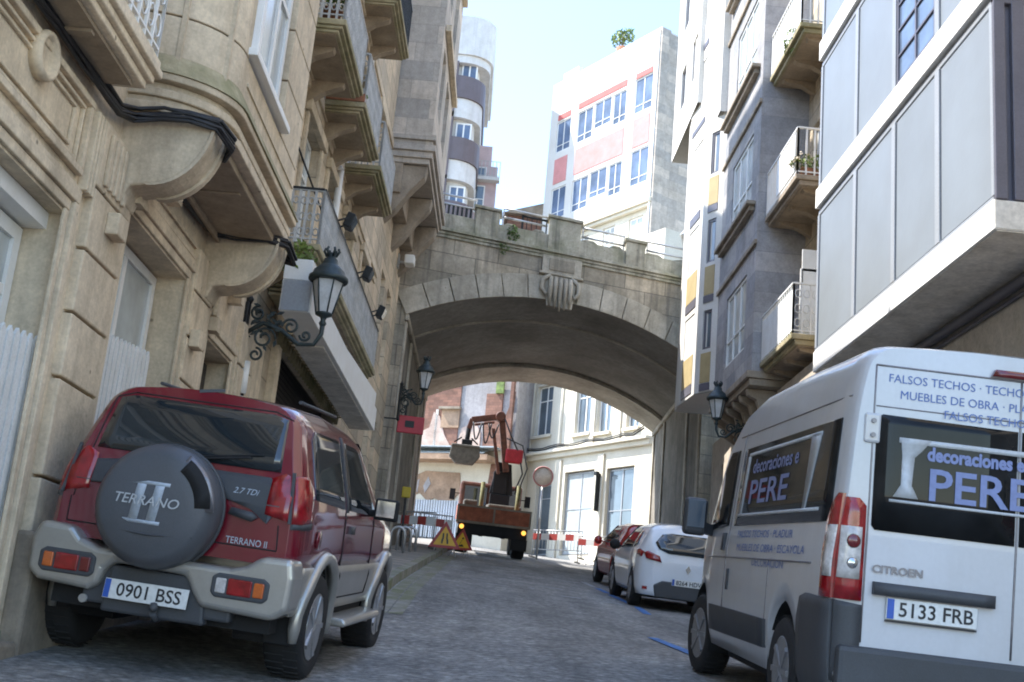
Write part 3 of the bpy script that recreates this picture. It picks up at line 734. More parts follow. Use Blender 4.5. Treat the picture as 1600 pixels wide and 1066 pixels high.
# lower balcony
def balcony(s0, s1, z, pr, parent, F=FL, m='mossy', sm='soffit', th_=.16, step=.1):
    mb = MB(F); mb.box(s0, s1, -.02, pr, z - th_ * .5, z); mb.box(s0 + .03, s1 - .03, -.02, pr - .04, z - th_ * .75, z - th_ * .5 - .001); mb.box(s0 + .06, s1 - .06, -.02, pr - .09, z - th_, z - th_ * .75 - .001)
    b = mb.build('balcony_slab', m, parent, bevel=.01)
    m2 = MB(F); m2.box(s0 + .1, s1 - .1, 0, pr - .14, z - th_ - .012, z - th_ - .001)
    n = max(2, int((s1 - s0) / .95))
    for k in range(n):
        c = s0 + (s1 - s0) * (k + .5) / n; m2.prism([(0, z - th_ - .013), (pr - .18, z - th_ - .013), (pr - .2, z - th_ - .07), (pr * .35, z - th_ - .16), (.0, z - th_ - .34)], 0, c - .07, c + .07)
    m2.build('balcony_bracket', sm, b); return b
balcony(13.9, 20.65, 5.72, .66, B)
railing(FL, B, [(13.95, .04), (13.95, .62), (20.6, .62), (20.6, .04)], 5.73, 6.42, 'grey_iron', sp=.085, r=.014, ornate=True)
mb = MB(FL)
for a, b in (((13.95, .04), (13.95, .62)), ((13.95, .62), (20.6, .62))): mb.bar((*a, 6.435), (*b, 6.435), .05, .03)
mb.build('handrail', 'iron', B)
for (s0, s1) in ((13.62, 15.6), (15.95, 17.85), (18.25, 20.3)):
    balcony(s0, s1, 8.6, .66, B)
    railing(FL, B, [(s0 + .04, .04), (s0 + .04, .62), (s1 - .04, .62), (s1 - .04, .04)], 8.61, 9.38, 'grey_iron', sp=.085, r=.014, ornate=True)
balcony(18.0, 20.05, 11.55, .66, B)
railing(FL, B, [(18.04, .04), (18.04, .62), (20.0, .62), (20.0, .04)], 11.56, 12.4, 'iron', sp=.12, r=.01)
balcony(13.9, 17.0, 11.55, .62, B)
railing(FL, B, [(13.95, .04), (13.95, .58), (16.95, .58), (16.95, .04)], 11.56, 12.4, 'grey_iron', sp=.12, r=.01)
mb = MB(FL); mb.tube([(17.9, .08, 8.3), (17.9, .08, 6.3)], .055, 10); mb.tube([(17.9, .08, 8.3), (18.0, .03, 8.4)], .055, 10); mb.build('drainpipe', 'white', B)
mb = MB(FL); mb.tube([(19.6, .06, 11.3), (19.6, .06, 9.6)], .06, 10); mb.tube([(17.2, .06, 17), (17.2, .06, 12.5)], .06, 10); mb.build('drainpipe', 'white', B)
mb = MB(FL); mb.tube([(18.05, .05, 8.3), (18.02, .05, 7.6), (18.5, .05, 7.2), (20, .05, 7.1), (23.6, .05, 6.95)], .022, 6); mb.tube([(13.9, .06, 7.3), (17, .06, 7.22), (20, .06, 7.3), (23.8, .06, 7.4)], .015, 5)
tag(mb.build('facade_cable', 'cable'), 'thin black cable running along the balcony house below its upper balconies', 'cable')
# floodlights along the lower handrail
def floodlight(s, lab):
    t = thing('floodlight', lab, 'floodlight', Matrix.Translation(FL @ Vector((s, .66, 6.44))), 'black floodlights along the lower balcony rail')
    mb = MB(FL @ T(s, .76, 6.48) @ Matrix.Rotation(R(-20), 4, 'X') @ Matrix.Scale(.66, 4)); mb.prism([(-.17, -.14), (.17, -.14), (.21, .15), (-.21, .15)], 1, -.05, .12); mb.build('housing', 'iron', t, bevel=.015)
    mb = MB(FL @ T(s, .76, 6.48) @ Matrix.Rotation(R(-20), 4, 'X') @ Matrix.Scale(.66, 4)); mb.prism([(-.15, -.11), (.15, -.11), (.18, .12), (-.18, .12)], 1, .121, .127); mb.build('lens', 'glass', t)
    mb = MB(FL); mb.bar((s - .12, .63, 6.44), (s - .12, .78, 6.5), .02); mb.bar((s + .12, .63, 6.44), (s + .12, .78, 6.5), .02); mb.build('bracket', 'iron', t)
floodlight(15.15, 'black floodlight nearest the camera on the lower balcony rail, left of the drainpipe')
floodlight(17.4, 'middle black floodlight on the lower balcony rail, at the foot of the white drainpipe')
floodlight(19.5, 'farthest black floodlight on the lower balcony rail, toward the bridge')
# flower pots on the first upper balcony
t = thing('flower_pot', 'potted red flowers on the nearest upper balcony at left', 'flower pot', Matrix.Translation(FL @ Vector((13.9, .4, 8.62))))
mb = MB(FL @ T(13.85, .42, 8.62)); mb.lathe([(.09, 0), (.13, .2), (.14, .2), (.13, .19), (0, .19)], seg=14); mb.build('pot', 'terra_pot', t)
leaves(FL, 'foliage', 'leaf', t, (13.85, .42, 8.98), .2, .16, .18, 120, .05); leaves(FL, 'blossom', 'flower', t, (13.85, .45, 9.05), .14, .13, .13, 40, .035)
t = thing('hanging_plant', 'trailing dark plant on the second upper balcony at left', 'plant', Matrix.Translation(FL @ Vector((16.1, .5, 8.6))))
leaves(FL, 'foliage', 'leaf', t, (16.05, .35, 8.72), .1, .3, .12, 160, .05)
mb = MB(FL @ T(16.05, .35, 8.61)); mb.box(-.09, .09, -.28, .28, 0, .13); mb.build('trough', 'terra_pot', t, bevel=.01)
# mossy slatted ledge and ivy at the joint of the two houses
mb = MB(FL)
for k in range(4): mb.box(14.35, 15.2, .02, .22 + .05 * k, 5.16 + k * .055, 5.2 + k * .055)
mb.build('mossy_ledge', 'mossy', B, bevel=.008)
t = thing('wall_weed', 'pale green weeds growing at the joint above the wall lantern', 'plant', Matrix.Translation(FL @ Vector((13.9, .3, 5.2))))
leaves(FL, 'foliage', 'leafy_pale', t, (13.75, .45, 5.45), .16, .22, .24, 240, .045)

# ================================================================== LEFT TOWER BLOCK C
Cb = thing('stone_tower_house', 'tall plain grey-beige stone house rising beside the left end of the bridge', 'building', Matrix.Translation(FL @ Vector((24, 0, 2.7))))
OPC = [(25.0, 25.8, 7.0, 9.0), (26.4, 27.2, 7.0, 9.0), (25.2, 26.0, 4.2, 6.0), (26.6, 27.3, 4.2, 6.0)]
mb = MB(FL); wall(mb, 24.0, 28.6, -1, 10.4, OPC, .25, 5.0); mb.build('wall', 'stone_block', Cb)
for a, b, c, d in OPC: window(FL, Cb, a + .01, b - .01, c + .01, d - .01, -.1, 'white', 'glass', nv=1, glaze=[.7])
mb = MB(FL); wall(mb, 24.02, 28.4, 11.75, 23, [(24.6, 25.4, 12.6, 14.2), (26.2, 27.2, 12.6, 14.2), (24.6, 25.4, 15.4, 17.0), (26.2, 27.2, 15.4, 17.0), (24.6, 25.4, 18.4, 20.0), (26.2, 27.2, 18.4, 20.0)], .2, 5.8, o=.85)
mb.build('gallery', 'grey_beige', Cb)
for a in ((24.6, 25.4), (26.2, 27.2)):
    for z in (12.6, 15.4, 18.4): window(FL, Cb, a[0] + .01, a[1] - .01, z + .01, z + 1.59, .72, 'white', 'glass', nv=1, nh=1)
mb = MB(FL); mb.box(24.0, 29.7, -5.5, -.7, -1, 23.2); mb.build('added_shade_block', 'grey_stone', Cb)  # mostly hidden block added to cast shade on the fronts opposite
mb = MB(FL)
for z0, z1, e in ((11.62, 11.75, .10), (11.5, 11.62, .04), (11.36, 11.5, .12), (11.22, 11.36, .06), (11.1, 11.22, 0)): mb.box(24.02 - e, 28.4 + e, -.02, .85 + e, z0 + .002, z1)
mb.build('cornice', 'grey_beige', Cb, bevel=.012)
mb = MB(FL)
for s_ in (24.1, 26.0, 27.9): mb.prism([(-.02, 11.08), (.82, 11.08), (.78, 10.85), (.5, 10.5), (.22, 10.05), (-.02, 9.8)], 0, s_, s_ + .35)
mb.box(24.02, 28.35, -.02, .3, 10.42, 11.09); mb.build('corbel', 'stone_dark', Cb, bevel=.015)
mb = MB(FL); mb.box(24.3, 28.2, .86, .98, 14.45, 14.6); mb.box(24.3, 28.2, .86, .98, 17.3, 17.45); mb.build('window_ledge', 'stone', Cb)

#=PART3=

# ================================================================== BRIDGE
BR = thing('stone_bridge', 'weathered granite road bridge arching over the street', 'bridge', T(1.8, 30.3, 3.2) @ Rz(math.degrees(_b)))
UL, UR = -2.28, 6.12; UC = (UL + UR) / 2; RISE = 1.10; ZS = 9.12; HS = (UR - UL) / 2
RAD = (HS * HS + RISE * RISE) / (2 * RISE); ZC = ZS + RISE - RAD
def arc(u, dz=0): return ZC + math.sqrt(max(0, (RAD + dz) ** 2 - (u - UC) ** 2))
TH = math.asin(HS / RAD)
V1 = -9.9          # outwards coordinate of the far face
def apt(t, r): return (UC + r * math.sin(t), ZC + r * math.cos(t))
# spandrel face with arch cut out
mb = MB(FB); N_ = 40; us = [UL + (UR - UL) * i / N_ for i in range(N_ + 1)]
for o_ in (0, V1):
    for i in range(N_):
        mb.quad((us[i], o_, arc(us[i])), (us[i + 1], o_, arc(us[i + 1])), (us[i + 1], o_, 11.40), (us[i], o_, 11.40))
    mb.quad((-6.5, o_, 2), (UL, o_, 2), (UL, o_, 11.40), (-6.5, o_, 11.40)); mb.quad((UR, o_, 2), (10.5, o_, 2), (10.5, o_, 11.40), (UR, o_, 11.40))
mb.quad((-6.5, 0, 11.40), (10.5, 0, 11.40), (10.5, V1, 11.40), (-6.5, V1, 11.40))
mb.build('spandrel_wall', 'bridge', BR, recalc=False)
def vault(v0, v1, dr, m, name='vault'):
    mb = MB(FB)
    for i in range(N_):
        t0, t1 = -TH + 2 * TH * i / N_, -TH + 2 * TH * (i + 1) / N_; a, b = apt(t0, RAD + dr), apt(t1, RAD + dr)
        mb.add([(a[0], -v0, a[1]), (b[0], -v0, b[1]), (b[0], -v1, b[1]), (a[0], -v1, a[1])], [(0, 1, 2, 3)], True)
    if dr > 0:
        for v in (v0, v1):
            for i in range(N_):
                t0, t1 = -TH + 2 * TH * i / N_, -TH + 2 * TH * (i + 1) / N_; a, b, c, d = apt(t0, RAD), apt(t1, RAD), apt(t1, RAD + dr), apt(t0, RAD + dr)
                mb.quad((a[0], -v, a[1]), (b[0], -v, b[1]), (c[0], -v, c[1]), (d[0], -v, d[1]))
    return mb.build(name, m, BR, recalc=False)
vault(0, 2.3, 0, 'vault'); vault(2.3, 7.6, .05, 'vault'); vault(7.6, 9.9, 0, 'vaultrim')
def lip(v, w_, d):
    mb = MB(FB)
    for i in range(N_):
        t0, t1 = -TH + 2 * TH * i / N_, -TH + 2 * TH * (i + 1) / N_; a, b, c, e = apt(t0, RAD - d), apt(t1, RAD - d), apt(t1, RAD + .06), apt(t0, RAD + .06)
        mb.add([(a[0], -v, a[1]), (b[0], -v, b[1]), (c[0], -v, c[1]), (e[0], -v, e[1]), (a[0], -v - w_, a[1]), (b[0], -v - w_, b[1]), (c[0], -v - w_, c[1]), (e[0], -v - w_, e[1])], [(0, 1, 2, 3), (0, 4, 5, 1), (7, 6, 5, 4), (3, 2, 6, 7)], True)
    return mb.build('lit_lip_rib', 'vaultrim', BR, recalc=False)  # pale colour stands in for light caught on the lip face
lip(2.2, .14, .035); lip(7.5, .16, .07)
# pier walls
for (u0, u1, nm) in ((-6.5, UL, 'pier_wall'), (UR, 10.5, 'pier_wall')):
    mb = MB(FB); e = UL if u0 < 0 else UR
    mb.box(u0, u1, V1 + .01, -.01, 0, 9.14); mb.build(nm, 'rough_pier', BR)
mb = MB(FB)
for e, sg in ((UL, 1), (UR, -1)):
    mb.box(min(e, e + sg * .10), max(e, e + sg * .10), V1 - .03, .03, 8.98, 9.14)
    for o_ in (-.05, -2.2, -7.0, V1 + .35): mb.box(min(e, e + sg * .06), max(e, e + sg * .06), o_ - .3, o_, 2, 8.97)
mb.build('springing_course', 'bridge_plain', BR, bevel=.02)
# voussoirs, proud of the face
random.seed(5); nv = 13
mbv = []
for face in (0, 1):
    mb = MB(FB)
    for k in range(nv):
        if face == 0 and k == nv // 2: continue
        t0 = -TH + 2 * TH * k / nv + .0016; t1 = -TH + 2 * TH * (k + 1) / nv - .0016
        o0 = 0 if face == 0 else V1; o1 = (.055 + random.uniform(0, .015)) if face == 0 else V1 - .05
        P = []
        for q in range(4): P.append(apt(t0 + (t1 - t0) * q / 3, RAD - .012))
        for q in range(4): P.append(apt(t1 + (t0 - t1) * q / 3, RAD + .62))
        mb.prism(P, 1, min(o0, o1), max(o0, o1))
    mb.build('voussoir_ring', 'bridge_plain', BR, bevel=.012)
# central pilaster, keystone crest
KU = 1.78
mb = MB(FB); mb.box(KU - .56, KU + .56, 0, .10, 10.92, 11.40); mb.box(KU - .62, KU + .62, 0, .16, 10.86, 10.92); mb.build('pilaster', 'bridge_plain', BR, bevel=.015)
mb = MB(FB); mb.box(KU - .36, KU + .36, .10, .125, 11.0, 11.32); mb.build('name_panel', 'bridge', BR, bevel=.01)
mb = MB(FB)
mb.prism([(KU - .36, 10.02), (KU + .36, 10.02), (KU + .46, 10.85), (KU - .46, 10.85)], 1, 0, .12)
for k in range(5):
    c = KU - .28 + k * .14; h = .06 * (2 - abs(k - 2)); mb.tube([(c * 1.0, .14, 10.80), (c, .26, 10.6), (c, .24, 10.3), (c, .12, 10.02 - h)], [.05, .07, .06, .03], 8)
for sg in (-1, 1):
    mb.tube([(KU + sg * .30, .14, 10.84), (KU + sg * .50, .16, 10.7), (KU + sg * .52, .16, 10.45), (KU + sg * .40, .16, 10.3), (KU + sg * .34, .16, 10.42)], [.05, .07, .07, .05, .03], 8)
mb.build('keystone_crest', 'bridge_plain', BR)
# cornice band
mb = MB(FB); mb.box(-6.5, 10.5, 0, .10, 11.40, 11.47); mb.box(-6.5, 10.5, 0, .17, 11.475, 11.56); mb.box(-6.5, 10.5, 0, .06, 11.32, 11.396); mb.build('cornice', 'bridge_moss', BR, bevel=.012)
# parapet
mb = MB(FB); mb.box(-6.5, 10.5, -.32, .05, 11.565, 11.98)
mb.box(-6.5, -3.2, -.3, .04, 11.985, 12.35)
mb.build('parapet', 'bridge_moss', BR, bevel=.02)
mb = MB(FB)
for a, b, h in ((-.72, -.06, 12.36), (KU - .46, KU + .46, 12.52), (3.58, 4.15, 12.32), (-2.6, -2.2, 12.40), (6.2, 6.8, 12.4)):
    mb.box(a, b, -.36, .10, 11.57, h - .09); mb.box(a - .05, b + .05, -.42, .16, h - .085, h)
mb.build('parapet_pillar', 'bridge_moss', BR, bevel=.02)
mb = MB(FB)
for c, w_ in ((.25, .2), (1.05, .2), (2.5, .25), (3.3, .2), (4.4, .3), (5.5, .5)): mb.prism([(c - w_, 11.985), (c + w_, 11.985), (c + w_ * .5, 12.06), (c - w_ * .5, 12.06)], 1, -.3, .03)
mb.build('coping', 'bridge_moss', BR, bevel=.02)
def rails(a, b, zs, bars=0):
    mb = MB(FB)
    for z in zs: mb.tube([(a, -.12, z), (b, -.12, z)], .032, 8)
    if bars:
        n = int((b - a) / .14)
        for k in range(n + 1): mb.box(a + k * .14 - .012, a + k * .14 + .012, -.135, -.105, 11.99, 12.42)
    for c in (a + .03, b - .03): mb.box(c - .02, c + .02, -.14, -.10, 11.98, zs[0])
    return mb
rails(.0, KU - .5, (12.5, 12.25)).build('railing', 'galv', BR); rails(.55, KU - .5, (12.4,), 1).build('railing', 'iron', BR)
rails(KU + .5, 3.55, (12.42, 12.16)).build('railing', 'galv', BR); rails(4.2, 6.2, (12.42, 12.16)).build('railing', 'galv', BR); rails(-2.2, -.72, (12.55, 12.3)).build('railing', 'galv', BR)
mb = MB(FB)
for k in range(11): mb.prism([(-2.1 + k * .12, 12.0), (-2.04 + k * .12, 12.0), (-2.04 + k * .12, 12.28), (-2.1 + k * .12, 12.28)], 1, -.2, -.1)
mb.build('grating', 'iron', BR)
mb = MB(FB); mb.box(-6.4, 10.4, V1, V1 + .3, 11.42, 12.2); mb.build('parapet', 'bridge_moss', BR)
t = thing('parapet_weed', 'clump of green weeds growing on the bridge parapet left of the centre pillar', 'plant', T(*(FB @ Vector((.35, .1, 11.7)))))
leaves(FB, 'foliage', 'leaf', t, (.35, .12, 11.78), .2, .1, .25, 170, .045)
t = thing('cornice_weed', 'small weeds in the bridge cornice above the arch crown', 'plant', T(*(FB @ Vector((-.1, .18, 11.45)))))
leaves(FB, 'foliage', 'leaf', t, (.12, .18, 11.3), .15, .06, .2, 90, .035)

# ================================================================== RIGHT: GREY-WHITE BAY BUILDING
F6 = FR(5.6)
G_ = thing('clad_bay_building', 'modern building with projecting grey cladding bay on the right', 'building', T(5.6, 16.3, 1.5))
Fw = FR(6.55)
mb = MB(Fw); wall(mb, 2.0, 20.1, -1, 6.28, [(16.8, 18.6, .9, 3.9)], .3, 5.0); mb.build('wall', 'beige', G_)
window(Fw, G_, 16.85, 18.55, .95, 3.85, -.1, 'panel_frame', 'glass', nv=1)
mb = MB(Fw); wall(mb, 2.0, 20.1, 6.285, 17, [(9.6, 12.2, 6.6, 9.1), (9.6, 12.2, 9.9, 12.2)], .25, 5.0); mb.build('upper_wall', 'beige', G_)
for z0, z1 in ((6.62, 9.08), (9.92, 12.18)):
    mb = MB(Fw); mb.box(9.62, 12.18, -.2, -.12, z0, z1); sh = mb.build('roller_shutter', 'shutter', G_)
    m2 = MB(Fw)
    for k in range(int((z1 - z0) / .06)): m2.box(9.64, 12.16, -.118, -.105, z0 + k * .06, z0 + k * .06 + .045)
    m2.build('slat', 'shutter', sh)
mb = MB(Fw); mb.tube([(2, .1, 6.12), (20.0, .1, 6.12)], .07, 8); mb.tube([(2, .04, 6.0), (20.0, .04, 6.0)], .025, 6); mb.build('conduit', 'dark_alu', G_)
# floors: bottom beam, mid band, upper band
S0, S1 = 12.72, 20.02
mb = MB(F6); mb.box(S0, S1, -.94, .0, 6.3, 6.66); mb.build('floor_beam', 'beam', G_, bevel=.006)
mb = MB(F6); mb.box(S0 + .02, S1 - .02, -.92, -.04, 6.284, 6.297); mb.box(S0 - .012, S0 - .002, -.93, -.01, 6.31, 6.65); mb.build('beam_soffit', 'concrete', G_)
mb = MB(F6); mb.box(S0 - .1, S1, -.94, .03, 9.32, 9.68); mb.build('floor_beam', 'beam', G_, bevel=.006)
mb = MB(F6); mb.box(S0 - .1, S1, -.94, .03, 12.25, 12.62); mb.build('floor_beam', 'beam', G_, bevel=.006)
mb = MB(F6); mb.box(S0 - .1, S1, -.94, .03, 15.2, 15.6); mb.build('floor_beam', 'beam', G_, bevel=.006)
for (z0, z1, first) in ((6.67, 9.31, True), (9.69, 12.24, False), (12.63, 15.19, False)):
    mb = MB(F6); mb.box(S0 + .06, S1 - .03, -.9, -.10, z0, z1); core = mb.build('bay_core', 'dark_alu', G_)
    mb = MB(F6)
    mb.box(S0 + .02, S1, -.10, -.03, z1 - .12, z1 - .03); mb.box(S0 + .02, S1, -.1, -.02, z0, z0 + .05)
    cuts = [12.74, 14.46, 16.13, 17.93, 19.98]
    for c in cuts: mb.box(max(12.74, c - .075), min(20.0, c + .075), -.1, -.012, z0 + .052, z1 - .125)
    mb.build('mullion', 'panel_frame', G_, bevel=.008)
    for i in range(4):
        a, b = cuts[i] + .09, cuts[i + 1] - .09
        if (not first) and i == 1:
            window(F6, G_, a, b, z0 + .06, z1 - .13, -.03, 'dark_alu', 'glass_blue', nv=1, fw=.05, glaze=[.2, .38, .56, .78]); continue
        if first and i in (1, 2, 3) or True:
            mb = MB(F6); mb.box(a + .012, b - .012, -.09, -.035, z0 + .07, z1 - .15); mb.build('cladding_panel', 'panel', G_, bevel=.006)
# near side of the bay: dark frames and shutter
mb = MB(); mb.box(5.62, 5.76, 12.70, 12.775, 6.67, 9.31); mb.box(5.84, 6.0, 12.70, 12.775, 6.67, 9.31); mb.box(6.32, 6.5, 12.7, 12.775, 6.67, 9.31); mb.box(5.62, 6.5, 12.705, 12.77, 9.2, 9.315); mb.build('corner_frame', 'dark_alu', G_, bevel=.01)
mb = MB(); mb.box(6.0, 6.32, 12.73, 12.76, 6.68, 9.2); mb.build('corner_shutter', 'shutter', G_)

# ================================================================== RIGHT: STONE HOUSE WITH BALCONIES
H_ = thing('grey_stone_house', 'grey granite house with iron balconies and projecting window column on the right', 'building', T(5.6, 24, 2.4))
Fr = FR(6.5)
mb = MB(Fr); wall(mb, 20.12, 24.2, -1, 21, [(21.2, 22.1, 7.35, 9.5), (21.2, 22.1, 10.6, 12.7), (21.2, 22.1, 13.9, 16.0), (23.0, 23.7, 7.35, 9.5), (23.0, 23.7, 10.6, 12.7)], .3, 4.0); mb.build('wall', 'stone_block', H_)
for z in (7.36, 10.61, 13.91):
    window(Fr, H_, 21.22, 22.08, z, z + 2.1, -.1, 'white', 'glass', nv=1, glaze=[.72])
for z in (7.36, 10.61): window(Fr, H_, 23.02, 23.68, z, z + 2.1, -.1, 'white', 'glass', nv=1, glaze=[.72])
mb = MB(Fr); mb.box(22.2, 22.24, 0, .55, 7.4, 9.35); mb.box(22.2, 22.26, 0, .05, 7.3, 9.4); mb.build('opened_casement', 'white', H_)['label'] = 'white window casement swung open over the lowest balcony'
mb = MB(); mb.box(5.92, 5.97, 22.2, 22.24, 7.35, 8.95); mb.box(6.42, 6.47, 22.2, 22.24, 7.35, 8.95); mb.box(5.97, 6.42, 22.2, 22.24, 8.9, 8.95); mb.box(5.97, 6.42, 22.2, 22.24, 7.35, 7.41); cs = mb.build('casement_frame', 'white', H_)
mb = MB(); mb.box(5.965, 6.425, 22.215, 22.225, 7.4, 8.91); mb.build('pane', 'glass_lt', cs)
# projecting window column
Fo = FR(5.45)
OPO = [(25.1, 27.1, 7.95, 9.75), (25.0, 27.2, 11.05, 12.75), (25.0, 27.2, 14.45, 16.3)]
mb = MB(Fo); wall(mb, 24.05, 27.95, 7.25, 21, [(24.9, 26.9, 7.95, 9.65), (24.75, 26.85, 11.25, 12.95), (24.75, 26.85, 14.55, 16.45), (24.75, 26.85, 17.9, 19.6)], .16, 5.0); mb.build('window_column', 'grey_stone', H_)
for (a, b, c, d) in ((24.9, 26.9, 7.95, 9.65), (24.75, 26.85, 11.25, 12.95), (24.75, 26.85, 14.55, 16.45), (24.75, 26.85, 17.9, 19.6)):
    window(Fo, H_, a + .01, b - .01, c + .01, d - .01, -.03, 'white', 'glass_lt', nv=2, glaze=[.35])
mb = MB(Fo)
for z in (11.15, 14.45, 17.8): mb.box(24.3, 27.8, 0, .20, z - .09, z); mb.box(24.4, 27.7, 0, .12, z - .2, z - .092)
mb.build('window_ledge', 'stone_dark', H_, bevel=.015)
mb = MB(Fo)
for z in (10.05, 13.35, 16.8): mb.box(24.0, 28.0, 0, .06, z, z + .10)
mb.build('string_course', 'stone_dark', H_, bevel=.01)
mb = MB(Fo); mb.box(23.95, 27.93, -1, .12, 7.1, 7.25); mb.box(24.0, 27.9, -1, .05, 6.95, 7.097); mb.build('ledge', 'stone_dark', H_, bevel=.015)
mb = MB(Fo)
for k in range(6):
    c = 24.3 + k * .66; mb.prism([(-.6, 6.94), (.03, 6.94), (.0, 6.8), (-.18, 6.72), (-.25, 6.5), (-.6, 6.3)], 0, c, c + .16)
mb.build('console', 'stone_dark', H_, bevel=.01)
mb = MB(FR(6.05)); wall(mb, 20.12, 30.9, -1, 6.94, [(24.2, 24.7, 4.5, 5.3), (25.7, 26.1, 4.2, 6.2), (27.6, 27.95, 3.6, 6.3), (29.4, 29.7, 3.8, 6.2), (21.5, 23.0, 2.3, 5.0)], .3, 5.0); mb.build('ground_floor_wall', 'beige', H_)
for a, b, c, d in ((24.2, 24.7, 4.5, 5.3), (25.7, 26.1, 4.2, 6.2), (27.6, 27.95, 3.6, 6.3), (29.4, 29.7, 3.8, 6.2), (21.5, 23.0, 2.3, 5.0)):
    window(FR(6.05), H_, a + .01, b - .01, c + .01, d - .01, -.12, 'dark_alu', 'glass', nv=0, nh=1, fw=.04)
for z, m_ in ((7.43, 'mossy'), (10.65, 'stone_dark'), (13.95, 'mossy')):
    s0 = 21.55; s1 = 24.02
    mb = MB(FR(6.5)); mb.box(s0, s1, -.02, .90, z - .1, z); mb.box(s0 + .05, s1, -.02, .82, z - .2, z - .102); b_ = mb.build('balcony_slab', m_, H_, bevel=.012)
    m2 = MB(FR(6.5)); m2.box(s0 + .1, s1 - .02, 0, .75, z - .215, z - .203)
    for c in (s0 + .3, (s0 + s1) / 2, s1 - .35): m2.prism([(0, z - .216), (.7, z - .216), (.66, z - .27), (.3, z - .33), (0, z - .5)], 0, c - .08, c + .08)
    m2.build('balcony_bracket', 'soffit', b_)
    railing(FR(6.5), H_, [(s0 + .05, .03), (s0 + .05, .86), (s1 - .02, .86)], z + .01, z + 1.0, 'white_dirty' if z != 10.65 else 'white', sp=.15, r=.016, top=.025, ornate=(z < 8))
for z in (10.66,):
    mb = MB(FR(6.5)); mb.box(21.7, 23.1, .875, .895, z + .1, z + .9); mb.build('balcony_screen', 'white', H_)
for z in (7.44, 13.96):
    mb = MB(FR(6.5)); mb.box(21.62, 24.0, .868, .878, z + .06, z + .86); mb.build('balcony_screen', 'white_dirty', H_)
t = thing('flower_box', 'yellowing flowers in a box on the middle right-hand balcony', 'flower box', T(5.75, 21.7, 10.7))
mb = MB(); mb.box(5.72, 6.4, 21.62, 21.78, 10.67, 10.83); mb.build('trough', 'terra_pot', t, bevel=.01)
leaves(I4, 'foliage', 'leafy_pale', t, (5.9, 21.7, 10.95), .4, .2, .2, 220, .05); leaves(I4, 'blossom', 'flower_pale', t, (5.75, 21.7, 10.98), .3, .2, .2, 120, .04)
t = thing('balcony_plant', 'green potted plant spilling over the topmost right-hand balcony', 'plant', T(5.8, 22.5, 13.96))
mb = MB(T(5.78, 22.3, 13.97)); mb.lathe([(.09, 0), (.13, .2), (.14, .2), (.13, .19), (0, .19)], seg=12); mb.build('pot', 'terra_pot', t)
leaves(I4, 'foliage', 'leafy_pale', t, (5.66, 22.4, 14.0), .14, .5, .25, 220, .05)

# ================================================================== RIGHT: WHITE BLOCK WITH OCHRE PANELS
Wb = thing('white_block', 'white rendered apartment block with small windows and ochre panels beside the bridge', 'building', T(5.3, 29, 3))
P0, P1, P2 = (4.95, 30.35), (5.10, 28.65), (5.47, 27.97)
def faceframe(P, Q):
    d = Vector((Q[0] - P[0], Q[1] - P[1])); L = d.length; d /= L; n = Vector((-d.y, d.x))
    if n.x > 0: n = -n
    return frameSO(P, (d.x, d.y), (n.x, n.y)), L
Fa, La = faceframe(P1, P0); Fc, Lc = faceframe(P2, P1)
rows = [(8.9, 9.9), (11.15, 12.3), (13.55, 14.7), (15.9, 17.1), (18.2, 19.4), (20.5, 21.7)]
mb = MB(Fa); wall(mb, 0, La, 7.72, 24, [(.35, La - .45, a, b) for a, b in rows], .12, .3); mb.build('wall', 'white_r', Wb)
mb = MB(Fc); wall(mb, 0, Lc, 7.72, 24, [(.25, Lc - .2, a - .1, b - .1) for a, b in rows[:3]], .12, .3); mb.build('wall', 'white_r', Wb)
mb = MB(); mb.prism([(4.97, 30.34), (5.12, 28.72), (5.5, 28.05), (6.4, 28.05), (6.4, 30.9), (5.0, 30.9)], 2, 7.71, 23.9); mb.build('core', 'white_r', Wb)
for a, b in rows: window(Fa, Wb, .36, La - .46, a + .01, b - .01, -.03, 'dark_alu', 'glass', nv=0, nh=0, fw=.05)
for a, b in rows[:3]: window(Fc, Wb, .26, Lc - .21, a - .09, b - .11, -.03, 'dark_alu', 'glass', nv=0, nh=0, fw=.05)
mb = MB(Fa)
for a, b in rows[:2]: mb.box(.3, La - .45, .0, .012, a - .85, a - .1)
mb.build('ochre_panel', 'yellow_panel', Wb)
mb = MB(Fc)
for a, b in rows[:3]: mb.box(.22, Lc - .18, .0, .012, a - .95, a - .2)
mb.build('ochre_panel', 'yellow_panel', Wb)
mb = MB(Fa)
for a, b in rows[:3]: mb.box(.3, La - .45, .0, .02, a - 1.1, a - .87)
for a, b in rows[3:]: mb.box(.3, La - .2, .0, .02, a - .75, a - .6)
mb.build('vent_slot', 'dark_alu', Wb)
mb = MB(Fc)
for a, b in rows[:3]: mb.box(.22, Lc - .18, .0, .02, a - 1.15, a - .97)
mb.build('vent_slot', 'dark_alu', Wb)
